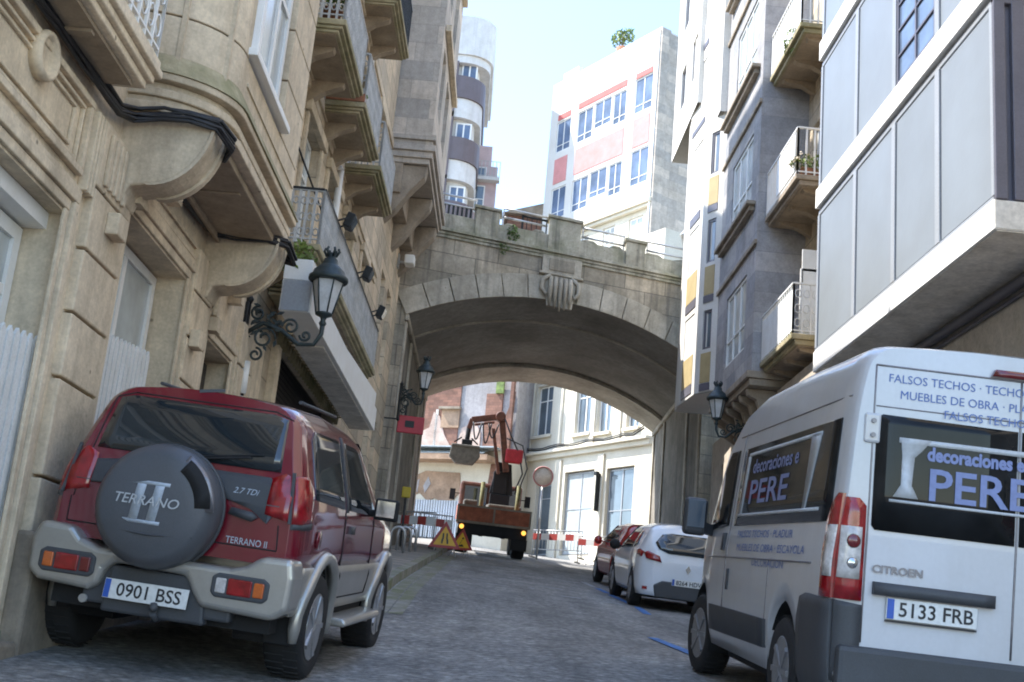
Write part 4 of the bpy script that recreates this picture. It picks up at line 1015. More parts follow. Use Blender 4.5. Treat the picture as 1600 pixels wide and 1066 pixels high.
# upper projecting part with long window strip
Fu = FR(4.98)
mb = MB(Fu); wall(mb, 29.4, 33.5, 15.9, 26, [(29.8, 30.6, 17.0, 18.3), (31.6, 32.4, 17.0, 18.3), (29.8, 30.6, 19.6, 20.9), (31.6, 32.4, 19.6, 20.9), (29.8, 30.6, 22.2, 23.5)], .15, 1.5, o=.06); mb.build('upper_bay', 'white_r', Wb)
for a, b in ((29.8, 30.6), (31.6, 32.4)):
    for z in (17.0, 19.6): window(Fu, Wb, a + .01, b - .01, z + .01, z + 1.29, .0, 'dark_alu', 'glass_lt', nv=0, nh=0)
mb = MB(FR(5.3)); wall(mb, 27.96, 29.4, 15.0, 25, [(28.1, 29.2, 15.3, 18.4)], .1, .8, o=.03); mb.build('stair_wall', 'white_r', Wb)
window(FR(5.3), Wb, 28.12, 29.18, 15.32, 18.38, -.02, 'panel_frame', 'glass_blue', nv=0, nh=0)

# ================================================================== BEYOND: WHITE AND ROSE BUILDING
FWp, LW = faceframe((6.81, 52.0), (2.10, 59.3))
Wp = thing('white_rose_building', 'bright white office building with rose bands standing above the bridge at right', 'building', T(5, 56, 8))
k_ = LW / 7.67
ops = []
def wr(u0, u1, z0, z1): ops.append((u0 * k_, u1 * k_, z0, z1))
R1 = (27.0, 28.85); R2 = (23.2, 25.05)
for z0, z1 in (R1, R2):
    wr(.38, 1.55, z0, z1); wr(2.1, 3.0, z0 - .05, z1 - .2); wr(3.12, 4.32, z0 + .25, z1 - .15); wr(4.42, 5.55, z0 - .1, z1 - .2); wr(6.05, 7.12, z0 - .1, z1 - .2)
low = []
for u0, u1 in ((.6, 1.5), (2.4, 3.2), (4.2, 5.0)): low.append((u0 * k_, u1 * k_, 19.2, 21.6))
mb = MB(FWp); wall(mb, 0, LW, 22.3, 31.0, ops, .18, 9); mb.build('wall', 'white_r', Wp)
mb = MB(FWp); wall(mb, 0.15, LW - .1, 4, 22.0, low, .25, 8.8, o=-.12); mb.build('lower_wall', 'cream', Wp)
for (a, b, c, d) in ops: window(FWp, Wp, a + .01, b - .01, c + .01, d - .01, -.04, 'white', 'glass_blue', nv=1, glaze=[.22], fw=.045)
for (a, b, c, d) in low: window(FWp, Wp, a + .01, b - .01, c + .01, d - .01, -.2, 'white', 'glass_lt', nv=1, glaze=[.7], fw=.08)
mb = MB(FWp)
for z0, z1 in (R1, R2):
    if z0 > 26:
        mb.box(.42 * k_, 1.5 * k_, 0, .03, z1 + .02, z1 + .3); mb.box(2.1 * k_, 5.5 * k_, 0, .03, z1 - .02, z1 + .3); mb.box(6.1 * k_, 7.05 * k_, 0, .03, z1 - .1, z1 + .2)
mb.build('rose_band', 'pinkband', Wp)
mb = MB(FWp); mb.box(.42 * k_, 1.5 * k_, 0, .03, 25.2, 26.7); mb.box(2.1 * k_, 5.5 * k_, 0, .03, 25.15, 26.55); mb.box(6.1 * k_, 7.05 * k_, 0, .03, 25.1, 26.5); mb.build('rose_panel', 'pinkpale', Wp)
mb = MB(FWp); mb.box(-.05, LW + .05, 0, .22, 22.02, 22.28); mb.box(-.03, LW, -.1, .1, 21.85, 22.0); mb.build('cornice', 'cream', Wp, bevel=.02)
mb = MB(FWp); mb.box(-.02, .12, -9, -.001, 4, 30.9); mb.box(-.12, .1, -.5, .06, 4, 31.0); mb.build('side_wall', 'grey_beige', Wp)
mb = MB(FWp); mb.tube([(.05, .1, 4), (.05, .1, 30.9)], .05, 6); mb.build('drainpipe', 'white', Wp)
mb = MB(FWp); mb.box(LW - 1.6, LW - .3, -1.5, -.4, 31.0, 31.8); mb.box(0, LW, -.3, .0, 31.001, 31.08); mb.build('roof_block', 'white_r', Wp)
t = thing('rooftop_shrub', 'green shrub in a pot on the roof edge of the white and rose building', 'shrub', T(*(FWp @ Vector((4.0, -.5, 31.0)))))
mb = MB(FWp @ T(3.6, -.5, 31.0)); mb.lathe([(.25, 0), (.34, .5), (.3, .5), (0, .48)], seg=12); mb.build('pot', 'terra_pot', t)
mb = MB(FWp); mb.tube([(3.6, -.5, 31.45), (3.6, -.5, 32.0)], .05, 6)
for k in range(6): mb.tube([(3.6, -.5, 31.7), (3.6 + random.uniform(-.6, .6), -.5 + random.uniform(-.3, .3), 32.2 + random.uniform(-.2, .3))], .02, 5)
mb.build('stem', 'wood', t); leaves(FWp, 'foliage', 'leafy_pale', t, (3.6, -.5, 32.1), .75, .5, .5, 320, .11)

# ================================================================== BEYOND: ROUND-CORNERED TOWER
Tw = thing('round_balcony_tower', 'tall pale tower with rounded plum-coloured balconies beyond the bridge at left', 'building', T(-2.5, 60, 8))
def rplan(x1, y0, r, x0=-9, y1=66):
    pts = [(x0, y0), (x1 - r, y0)]
    for k in range(1, 9): a = k / 8 * math.pi / 2; pts.append((x1 - r + r * math.sin(a), y0 + r - r * math.cos(a)))
    return pts + [(x1, y1), (x0, y1)]
def rp(x1, z0, z1, m, name, y0=58, r=1.3): mb = MB(); mb.prism(rplan(x1, y0, r), 2, z0, z1); return mb.build(name, m, Tw)
rp(-1.95, 5, 31.8, 'white_r', 'core', 58.5, .9)
rp(-1.25, 31.75, 34.0, 'ledge', 'roof_parapet'); rp(-1.38, 31.3, 31.74, 'ledge', 'roof_slab', 58.1)
for z in (29.25, 25.75, 22.2): rp(-1.55, z, z + 1.25, 'purple', 'balcony_front'); rp(-1.62, z - 1.1, z - .01, 'ledge', 'balcony_base', 58.1)
mb = MB()
for z in (30.5, 27.0, 23.4): mb.box(-6, -3.05, 57.95, 58.6, z - 2.4, z + 1.4 if z < 30 else 31.3)
mb.build('plum_wall', 'purple', Tw)
Ft = frameSO((-4, 58.48), (1, 0), (0, -1))
for z in (30.52, 27.02, 23.46):
    window(Ft, Tw, 1.12, 1.95, z, z + .95, .05, 'white', 'glass_blue', nv=1, nh=0, fw=.08)
Pk = thing('pink_tower', 'small pink-grey building with balcony just right of the round tower', 'building', T(-.9, 64, 9))
mb = MB(); mb.box(-2.6, -.5, 62, 66, 5, 27.2); mb.box(-2.6, -.9, 62.02, 66, 27.2, 28.4); mb.build('wall', 'pinktower', Pk, bevel=.03)
mb = MB(); mb.box(-1.6, -.35, 61.5, 62, 26.2, 26.4); mb.build('balcony_slab', 'ledge', Pk)
railing(I4, Pk, [(-1.6, 61.55), (-.38, 61.55)], 26.4, 27.3, 'grey_iron', sp=.2, r=.02)
Fk = frameSO((-2.6, 62), (1, 0), (0, -1)); window(Fk, Pk, .95, 1.5, 24.4, 26.0, .05, 'white', 'glass', nv=0, nh=1); window(Fk, Pk, .95, 1.5, 26.5, 27.1, .05, 'white', 'glass', nv=0, nh=0)
Rd = thing('red_roof_house', 'low dark red house roof glimpsed above the bridge parapet', 'building', T(1.6, 66, 8))
mb = MB(); mb.box(.3, 2.2, 64, 68, 4, 25.2); mb.build('wall', 'brickred', Rd); mb = MB(); mb.prism([(.0, 25.2), (2.4, 25.2), (2.4, 26.0)], 1, 63.6, 68.2); mb.build('roof', 'stone_dark', Rd)

# ================================================================== BEYOND, UNDER THE ARCH: HALF-DEMOLISHED BRICK HOUSE
Bk = thing('ruined_brick_house', 'half demolished house with bare terracotta brick and broken plaster under the arch', 'building', T(.5, 51, 5.2))
Fk2 = frameSO((-4, 52.0), (math.cos(R(-25)), math.sin(R(-25))), (math.sin(R(-25)), -math.cos(R(-25))))
mb = MB(Fk2); mb.box(-2, 5.75, -3, 0, 3, 9.35); mb.build('lower_wall', 'cream', Bk)
mb = MB(Fk2); mb.box(-2, 5.75, -3, -.4, 9.35, 19); mb.build('upper_wall', 'greywall', Bk)
mb = MB(Fk2); mb.box(1.0, 3.1, -.399, -.34, 9.5, 12.6); mb.build('brick_patch', 'brickred', Bk)
mb = MB(Fk2); mb.box(1.2, 1.34, -.34, -.3, 9.5, 13); mb.box(2.0, 2.12, -.34, -.3, 9.5, 11.2); mb.build('post', 'white_r', Bk)
mb = MB(Fk2); mb.prism([(1.34, 9.5), (2.9, 9.5), (2.5, 10.1), (2.2, 10.9), (1.9, 11.1), (1.75, 10.4), (1.34, 10.2)], 1, -.338, -.30); mb.prism([(3.1, 9.5), (4.2, 9.5), (4.2, 10.2), (3.9, 10.7), (3.3, 10.4)], 1, -.395, -.33); mb.build('plaster_remnant', 'pinkwall', Bk)
mb = MB(Fk2); mb.box(2.3, 3.15, -.34, -.27, 10.4, 11.2); mb.build('boarded_window', 'terracotta', Bk); mb = MB(Fk2); mb.box(2.2, 3.2, -.34, -.1, 11.2, 11.3); mb.build('lintel', 'stone_dark', Bk)
mb = MB(Fk2); mb.box(4.35, 5.1, -.398, -.3, 9.5, 11.9); mb.prism([(4.9, 9.5), (5.6, 9.5), (5.7, 12), (5.35, 11), (5.0, 10.3)], 1, -.3, -.26); mb.build('brick_patch', 'brickred', Bk)
mb = MB(Fk2); mb.box(4.8, 5.15, -.3, -.2, 11.9, 12.5); mb.build('green_window', 'leafy_pale', Bk)
mb = MB(Fk2); mb.box(5.52, 5.66, -.3, -.12, 9.4, 14); mb.build('red_downpipe', 'brickred', Bk)
mb = MB(Fk2); mb.prism([(-1.5, 9.35), (5.5, 9.35), (5.5, 9.40), (-1.5, 9.40)], 1, 0, .9)
mb.add([(-1.5, .9, 9.06), (5.0, .9, 9.1), (5.0, .02, 9.46), (-1.5, .02, 9.46)], [(0, 1, 2, 3)]); mb.build('glazed_awning', 'glass_lt', Bk)
mb = MB(Fk2); mb.box(-1.5, 5.2, .0, .95, 8.82, 9.05); mb.build('awning_beam', 'terracotta', Bk)
def blob(pts, o0, o1, m, name): mb = MB(Fk2); mb.prism(pts, 1, o0, o1); return mb.build(name, m, Bk)
blob([(1.4, 8.2), (2.0, 8.45), (3.6, 8.4), (3.7, 7.6), (3.4, 7.25), (3.0, 7.1), (2.5, 7.3), (2.2, 7.15), (1.8, 7.5), (1.5, 7.4)], .0, .05, 'terracotta', 'bare_plaster')
blob([(5.0, 8.8), (5.7, 8.8), (5.5, 7.9), (4.9, 7.6)], .0, .05, 'brickred', 'bare_brick')
blob([(1.5, 7.9), (1.75, 8.1), (1.7, 7.5)], .05, .07, 'greywall', 'stain'); blob([(1.95, 7.8), (2.15, 8.2), (2.3, 7.9), (2.05, 7.5)], .05, .07, 'greywall', 'stain')
mb = MB(Fk2)
for k in range(22): mb.box(1.5 + k * .12, 1.56 + k * .12, .1, .16, 4.8, 7.2)
mb.box(1.5, 4.1, .05, .1, 4.8, 7.2); mb.build('sheet_hoarding', 'corrug', Bk)
# cream building on the bend
FCm, LC = faceframe((6.2, 45), (1.9, 52))
Cm = thing('cream_corner_building', 'sunlit cream building with tall windows and a shop front beyond the arch', 'building', T(4, 48.5, 5))
opc = [(6.3, 7.5, 10.4, 12.6), (3.5, 4.6, 10.2, 12.4), (2.2, 3.1, 10.1, 12.3), (.4, 1.2, 10.1, 12.3), (3.0, 5.0, 5.25, 8.65), (.5, 2.2, 5.25, 8.6), (5.9, 7.0, 5.25, 8.3)]
mb = MB(FCm); wall(mb, -.5, LC, 2, 18, opc, .3, 5); mb.build('wall', 'cream', Cm)
for a, b, c, d in opc[:4]: window(FCm, Cm, a + .01, b - .01, c + .01, d - .01, -.15, 'white', 'glass', nv=1, glaze=[.7])
window(FCm, Cm, 3.02, 4.98, 5.3, 8.6, -.15, 'panel_frame', 'glass_lt', nv=1, glaze=[.55]); window(FCm, Cm, .52, 2.18, 5.3, 8.55, -.15, 'panel_frame', 'glass', nv=1, glaze=[.5])
window(FCm, Cm, 5.92, 6.98, 5.3, 8.25, -.15, 'panel_frame', 'glass', nv=0, glaze=[.8])
mb = MB(FCm); mb.box(-.5, LC, 0, .35, 9.5, 9.62); mb.box(-.5, LC, 0, .18, 9.3, 9.498)
mb.build('ledge', 'cream', Cm, bevel=.02)
mb = MB(FCm)
for u in (3.3, 5.6, 7.8, 1.6): mb.box(u - .14, u + .14, 0, .08, 9.63, 18)
for (a, b, c, d) in opc[:4]: mb.box(a - .1, b + .1, 0, .14, c - .14, c - .01)
mb.box(2.35, 2.7, 0, .1, 5, 9.2); mb.box(5.2, 5.6, 0, .1, 5, 9.2)
mb.build('pilaster', 'cream', Cm, bevel=.01)
mb = MB(FCm); pts = [(LC, .2, 9.66)] + [(LC - k * .6, .2 + .02 * (k % 2), 9.72 + .05 * math.sin(k * 1.7)) for k in range(1, 14)] + [(-.3, .3, 9.9)]
mb.tube(pts, .035, 5); mb.tube([(p[0], p[1] + .05, p[2] + .06) for p in pts], .025, 5); tag(mb.build('street_cable', 'cable'), 'slack black cable strung along the ledge of the cream building', 'cable')
for k in range(2):
    pass
mb = MB(FCm); mb.box(2.45, 2.5, .1, .3, 6.9, 8.4); mb.box(2.4, 2.56, .2, .36, 8.3, 8.45); mb.build('wall_light', 'iron', Cm)

#=PART4=
# ================================================================== VEHICLES
def lerp_tab(tab, x):
    if x <= tab[0][0]: return tab[0][1]
    for (a, b), (c, d) in zip(tab, tab[1:]):
        if x <= c: return b + (d - b) * (x - a) / (c - a)
    return tab[-1][1]
def smooth_tab(tab, x, h=.03): return (lerp_tab(tab, x - h) + lerp_tab(tab, x) * 2 + lerp_tab(tab, x + h)) / 4
class Body:
    """car body: half width as a function of (y, z), top line T(y), wheel arches cut from below"""
    def __init__(s, pose, side, plan, top, arches, zb, rear=None, roofr=.09, crown=.04, ends=None):
        s.M = pose; s.side = side; s.plan = plan; s.top = top; s.arch = arches; s.zb = zb; s.rear = rear or (lambda z: 0); s.rr = roofr; s.crown = crown
        s.y0 = plan[0][0]; s.y1 = plan[-1][0]
    def T(s, y): return smooth_tab(s.top, y, .05)
    def hw(s, y, z):
        w_ = smooth_tab(s.side, z, .02) * lerp_tab(s.plan, y); t = s.T(y); h = (z - (t - s.rr)) / s.rr
        if h > 0: h = min(1, h); w_ -= s.rr * 1.0 * (1 - math.sqrt(max(0, 1 - h * h)))
        return w_
    def yw(s, y, z):
        k = max(0, (s.y0 + 1.2 - y) / 1.2); return y + s.rear(z) * k
    def bot(s, y):
        b = s.zb
        for (ya, za, ra) in s.arch:
            if abs(y - ya) < ra: b = max(b, za + math.sqrt(ra * ra - (y - ya) ** 2))
        return b
    def P(s, x, y, z): return s.M @ Vector((x, s.yw(y, z), z))
    def sidefn(s, sg, zlo=None):
        return lambda y, z, e: s.M @ Vector((sg * (s.hw(y, z) + e), s.yw(y, z), z))
    def rearfn(s):
        def ins(y, x, z): return z <= s.T(y) + s.crown * .5 and abs(x) <= s.hw(y, min(z, s.T(y)))
        def f(x, z, e):
            y = s.y0
            if not ins(y, x, z):
                a, b = s.y0, s.y0 + .9
                for _ in range(18):
                    m_ = (a + b) / 2
                    if ins(m_, x, z): b = m_
                    else: a = m_
                y = b
            return s.M @ Vector((x, s.yw(y, z) - e, z))
        return f
    def loft(s, ys, lo, hi, nz=14, off=0.0, cap=True):
        mb = MB(); rings = []
        for y in ys:
            b = max(lo(y), s.bot(y)); t = min(hi(y), s.T(y)); full = hi(y) >= s.T(y) - 1e-6
            if t < b + .01: t = b + .01
            ring = []
            for k in range(nz + 1):
                f = k / nz
                if full: f = 1 - (1 - f) ** 1.6
                z = b + (t - b) * f; ring.append((s.hw(y, z) + off, z))
            r = [s.P(x, y, z) for x, z in ring]
            wt, zt = ring[-1]
            for q in (.66, .33, 0, -.33, -.66): r.append(s.P(wt * q, y, zt + (s.crown * (1 - q * q) if full else 0)))
            r += [s.P(-x, y, z) for x, z in reversed(ring)]
            rings.append(r)
        n = len(rings[0]); mb.v = [p for r in rings for p in r]
        for i in range(len(rings) - 1):
            for k in range(n - 1): mb.f.append((i * n + k, i * n + k + 1, (i + 1) * n + k + 1, (i + 1) * n + k))
            mb.f.append((i * n + n - 1, i * n, (i + 1) * n, (i + 1) * n + n - 1))
        mb.sm = [True] * len(mb.f)
        if cap:
            for base, rev in ((0, 0), ((len(rings) - 1) * n, 1)):
                h = n // 2
                for k in range(h): mb.f.append((base + k, base + k + 1, base + n - 2 - k, base + n - 1 - k)) if k + 1 < n - 2 - k else None
                mb.sm += [False] * (len(mb.f) - len(mb.sm))
        return mb
def housing(M, ya, zc, r, x0, x1, parent):
    mb = MB(M); n = 20; ring = [(ya + r * math.cos(math.pi * (-.12 + 1.24 * k / n)), max(zc - .12, zc + r * math.sin(math.pi * (-.12 + 1.24 * k / n)))) for k in range(n + 1)]
    mb.add([(x0, p[0], p[1]) for p in ring] + [(x1, p[0], p[1]) for p in ring], [(k, k + 1, n + 2 + k, n + 1 + k) for k in range(n)] + [tuple(range(n + 1))], True)
    return mb.build('wheel_housing', 'black', parent, recalc=False)
def frange(a, b, d):
    n = max(1, int(round((b - a) / d))); return [a + (b - a) * i / n for i in range(n + 1)]
def wheel(M, x, y, r, wd, parent, rim='alloy', spokes=5, side=1, steer=0, name='wheel', dz=0):
    F = M @ T(x, y, r + dz) @ Rz(steer)
    mb = MB(F); h = wd / 2
    mb.lathe([(r * .62, -h * .9), (r * .9, -h), (r * .97, -h * .8), (r, -h * .4), (r, h * .4), (r * .97, h * .8), (r * .9, h), (r * .66, h * .92), (r * .62, h * .9)], axis='x', seg=40)
    for k in range(36):
        a = 2 * math.pi * k / 36; c, s_ = math.cos(a), math.sin(a); q = r * 1.0
        mb.bar((-h * .85, c * q, s_ * q), (h * .1, c * q, s_ * q),   .012, .008); mb.bar((h * .1, math.cos(a + .08) * q, math.sin(a + .08) * q), (h * .85, math.cos(a + .08) * q, math.sin(a + .08) * q), .012, .008)
    w_ = mb.build(name, 'tyre', parent)
    mb = MB(F); sx = side
    mb.lathe([(r * .63, sx * h * .93), (r * .60, sx * h * .95), (r * .56, sx * h * .7), (r * .5, sx * h * .35), (0, sx * h * .3)], axis='x', seg=32)
    for k in range(spokes):
        a = 2 * math.pi * k / spokes; c, s_ = math.cos(a), math.sin(a)
        mb.bar((sx * h * .72, c * r * .08, s_ * r * .08), (sx * h * .80, c * r * .58, s_ * r * .58), r * .17, .035)
    mb.lathe([(r * .18, sx * h * .55), (r * .16, sx * h * .85), (r * .1, sx * h * .92), (0, sx * h * .93)], axis='x', seg=18)
    mb.build('rim', rim, w_)
    return w_
def pose(x, y, z, yaw, pitch, roll): return T(x, y, z) @ Rz(yaw) @ Matrix.Rotation(R(pitch), 4, 'X') @ Matrix.Rotation(R(roll), 4, 'Y')

# ------------------------------------------------------------------ burgundy off-roader
PS = pose(-1.931, 8.841, .915, -6.09, 5.45, 3.66)
SUV = thing('off_road_car', 'burgundy off-road car with silver bumper and grey spare wheel cover parked at left', 'car', PS)
side = [(.3, .80), (.45, .83), (.62, .86), (.80, .865), (1.05, .855), (1.2, .84), (1.28, .815), (1.68, .70), (1.80, .62)]
plan = [(-.74, .90), (-.70, .955), (-.62, .985), (-.4, 1), (2.3, 1), (2.8, .97), (3.05, .90), (3.15, .78)]
top = [(-.74, 1.79), (-.5, 1.81), (.4, 1.83), (1.2, 1.80), (1.42, 1.74), (2.02, 1.20), (2.9, 1.06), (3.12, .92), (3.15, .8)]
sb = Body(PS, side, plan, top, [(.05, .33, .46), (2.5, .33, .46)], .42, rear=lambda z: max(0, (z - 1.12)) * .30 + max(0, (z - 1.5)) * .12, roofr=.10, crown=.035)
ys = sorted(set([-.74, -.735, -.72, -.70, -.66, -.62] + frange(-.56, 3.1, .06) + [3.13, 3.15]))
sb.loft(ys, lambda y: .74, lambda y: 9, 18).build('body', 'red', SUV)
sb.loft([y for y in ys if y > -.6], lambda y: .42, lambda y: .742, 5, off=.014).build('lower_cladding', 'silver', SUV)
mb = MB(PS); mb.box(-.62, .62, -.55, 3.0, .34, .75); mb.box(-.80, .80, .5, 1.95, .30, .42); mb.box(-.74, .74, -.68, -.5, .30, .62); mb.build('chassis', 'black', SUV)
for ya in (.05, 2.5):
    for sg in (-1, 1):
        pts = []
        for k in range(19):
            a = math.pi * (-.06 + 1.12 * k / 18); yy = ya + .475 * math.cos(a); zz = .33 + .475 * math.sin(a)
            pts.append(PS @ Vector((sg * (sb.hw(yy, max(.45, zz)) + .012), yy, zz)))
        mb = MB(); mb.tube(pts, [.03] + [.045] * 17 + [.03], 8); mb.build('arch_flare', 'silver', SUV)
        housing(PS, ya, .33, .455, .42 * sg, .82 * sg, SUV)
for (x, y) in ((.75, .02), (-.84, -.06), (.75, 2.48), (-.80, 2.48)): wheel(PS, x, y, .37, .265, SUV, 'alloy', 5, 1 if x > 0 else -1, dz=-.045)
# rear bumper: wrapped silver ends, thin bridge under the spare wheel
mb = MB(PS)
prof = [(-.88, .50), (-.80, .44), (-.45, .42), (-.38, .46), (-.36, .56), (-.30, .615), (.18, .60), (.24, .50), (.30, .42), (.78, .40), (.88, .47), (.885, .68), (.86, .80), (.66, .795), (.56, .72), (.46, .69), (-.42, .70), (-.55, .74), (-.62, .81), (-.84, .82), (-.885, .70)]
mb.prism(prof, 1, -.84, -.56); mb.build('rear_bumper', 'silver', SUV, bevel=.045, seg=4)
mb = MB(PS); mb.box(-.5, .5, -.78, -.5, .34, .60); mb.prism([(-.36, .30), (.34, .30), (.30, .60), (-.33, .60)], 1, -.80, -.7); mb.build('bumper_centre', 'plastic', SUV, bevel=.02)
for sg in (-1, 1):
    mb = MB(PS); x0, x1 = (.36, .74) if sg > 0 else (-.80, -.42)
    mb.prism([(x0, .53), (x0 + .03, .50), (x1 - .03, .50), (x1, .53), (x1, .63), (x1 - .04, .655), (x0 + .04, .655), (x0, .63)], 1, -.853, -.80); f = mb.build('fog_lamp', 'plastic', SUV, bevel=.012)
    mb = MB(PS); mb.box(x0 + .11, x1 - .11, -.862, -.84, .525, .63); mb.build('red_lens', 'lamp_red', f, bevel=.01)
    mb = MB(PS); a, b = (x1 - .10, x1 - .03) if sg > 0 else (x0 + .03, x0 + .10); mb.box(a, b, -.862, -.84, .53, .625); mb.build('indicator_lens', 'lamp_orange', f, bevel=.01)
    mb = MB(PS); a, b = (x0 + .03, x0 + .10) if sg > 0 else (x1 - .10, x1 - .03); mb.box(a, b, -.862, -.84, .53, .625); mb.build('clear_lens', 'lamp_clear' if sg > 0 else 'lamp_dark', f, bevel=.01)
# number plate
def plate(M, cx, cy, cz, txt, parent, tilt=0, wd=.52, ht=.115, size=.105):
    F = M @ T(cx, cy, cz) @ Matrix.Rotation(R(tilt), 4, 'X')
    mb = MB(F); mb.box(-wd / 2, wd / 2, -.008, .006, -ht / 2, ht / 2); p = mb.build('number_plate', 'plate', parent, bevel=.003)
    mb = MB(F); mb.box(-wd / 2 + .004, -wd / 2 + .042, -.0105, -.0085, -ht / 2 + .004, ht / 2 - .004); mb.build('blue_band', 'plate_blue', p)
    text_mesh(txt, size, lambda u, v, e: F @ Vector((u, -.0085 - e, v)), .022, -ht * .31, 'ink', 'lettering', p, align='CENTER', base=.002, bold=.0015, sx=.98)
    return p
plate(PS, -.057, -.83, .452, '0901 BSS', SUV, tilt=-6, wd=.56, ht=.125, size=.118)
rf = sb.rearfn()
# tailgate furniture
panel([(-.63, 1.34), (.64, 1.34), (.60, 1.70), (.50, 1.725), (-.50, 1.725), (-.585, 1.70)], rf, .1, .006, 'car_glass', 'rear_window', SUV, .0)
mb = MB();
for i in range(2): pass
panel([(-.70, 1.25), (-.30, 1.30), (.28, 1.30), (.58, 1.30), (.66, 1.24), (.69, 1.12), (.62, 1.0), (.5, 1.08), (.30, 1.13), (-.3, 1.12), (-.70, 1.10)], rf, .12, .012, 'plastic', 'tailgate_trim', SUV)
sf = {1: sb.sidefn(1), -1: sb.sidefn(-1)}
for sg in (-1, 1):
    L = panel([(sg * .60, 1.06), (sg * .76, 1.03), (sg * .755, 1.31), (sg * .68, 1.34), (sg * .60, 1.30)] if sg > 0 else [(-.76, 1.03), (-.60, 1.06), (-.60, 1.30), (-.68, 1.34), (-.755, 1.31)], rf, .06, .016, 'lamp_red', 'tail_lamp', SUV)
    panel([(-.735, 1.02), (-.52, 1.04), (-.50, 1.26), (-.60, 1.34), (-.735, 1.33)], sf[sg], .05, .014, 'lamp_red', 'lamp_wrap', L)
    panel([(-.735, .985), (-.50, 1.0), (-.50, 1.04), (-.735, 1.02)], sf[sg], .08, .018, 'plastic', 'lamp_edge', L)
    m2 = MB(PS); xx = sg * .775; m2.bar((xx, -.755, 1.02), (sg * .735, -.69, 1.35), .02, .02); m2.build('lamp_divider', 'plastic', L)
# side glass, door lines, trim
for sg in (-1, 1):
    panel([(-.42, 1.20), (.55, 1.16), (.60, 1.62), (.50, 1.665), (-.36, 1.665), (-.44, 1.6)], sf[sg], .12, .007, 'car_glass', 'side_window', SUV)
    panel([(.66, 1.16), (1.62, 1.14), (1.70, 1.2), (1.30, 1.62), (1.2, 1.655), (.70, 1.665)], sf[sg], .12, .007, 'car_glass', 'door_window', SUV)
    panel([(.60, 1.14), (.66, 1.14), (.70, 1.70), (.63, 1.70)], sf[sg], .1, .009, 'plastic', 'pillar_trim', SUV)
    mb = MB(); 
    for a, b in (((.58, .5), (.585, 1.14)), ((1.72, .5), (1.74, 1.15)), ((.58, .5), (1.72, .5))):
        n = 8
        mb.tube([sf[sg](a[0] + (b[0] - a[0]) * k / n, a[1] + (b[1] - a[1]) * k / n, .016 if a[1] < .74 and (a[1] + (b[1] - a[1]) * k / n) < .74 else .001) for k in range(n + 1)], .006, 5)
    mb.build('door_seam', 'black', SUV)
    panel([(.74, .98), (.90, .98), (.90, 1.04), (.74, 1.04)], sf[sg], .08, .02, 'plastic', 'door_handle', SUV)
    mb = MB(PS); mb.prism([(.80 * sg, .30), (.98 * sg, .30), (1.0 * sg, .33), (.97 * sg, .36), (.80 * sg, .37)], 1, .52, 1.92); mb.build('side_step', 'silver', SUV, bevel=.02)
    mb = MB(PS @ T(sg * 1.0, 1.42, 1.20)); mb.box(-.10, .10, -.03, .06, -.085, .095); mb.F = PS
    mb.bar((sg * .82, 1.5, 1.16), (sg * .95, 1.46, 1.17), .05, .06); mr = mb.build('wing_mirror', 'black', SUV, bevel=.025, seg=3)
    mb = MB(PS @ T(sg * 1.0, 1.386, 1.205)); mb.box(-.075, .075, -.005, .004, -.06, .07); mb.build('mirror_glass', 'chrome', mr)
mb = MB(PS); mb.lathe([(.065, 0), (.065, .01), (0, .012)], (0, 0, 0), axis='x', seg=20)
mb.v = [PS @ (Vector((sb.hw(-.25, .93) + .004, -.25, .93)) + (PS.inverted() @ v)) for v in mb.v]; mb.build('fuel_flap', 'red', SUV)
def seam(fn, pts, r=.006, e=.0):
    for a, b in zip(pts, pts[1:]):
        n = 8; mb.tube([fn(a[0] + (b[0] - a[0]) * k / n, a[1] + (b[1] - a[1]) * k / n, e) for k in range(n + 1)], r, 5)
mb = MB(); seam(rf, [(-.715, .84), (-.715, 1.0)], .005); seam(rf, [(-.70, 1.0), (-.66, 1.34), (-.615, 1.70), (-.5, 1.745), (.5, 1.745), (.63, 1.70)], .005); seam(rf, [(.715, .84), (.70, 1.0)], .005); seam(rf, [(-.715, .835), (.715, .835)], .005)
mb.build('tailgate_seam', 'black', SUV)
mb = MB(); seam(rf, [(-.02, 1.33), (.10, 1.36), (.42, 1.41)], .009, .03); seam(rf, [(.06, 1.37), (.50, 1.44)], .006, .022); mb.build('rear_wiper', 'black', SUV)
# windscreen
mb = MB(); 
W_ = []
for k in range(7):
    y = 1.46 + (2.0 - 1.46) * k / 6; z = sb.T(y)
    W_.append([PS @ Vector((q * (sb.hw(y, z - .06) - .03), y - .0, z + sb.crown * (1 - q * q) + .012)) for q in (-1, -.5, 0, .5, 1)])
mb.v = [p for r in W_ for p in r]; mb.f = [(i * 5 + j, i * 5 + j + 1, i * 5 + j + 6, i * 5 + j + 5) for i in range(6) for j in range(4)]; mb.sm = [True] * len(mb.f); mb.build('windscreen', 'car_glass', SUV)
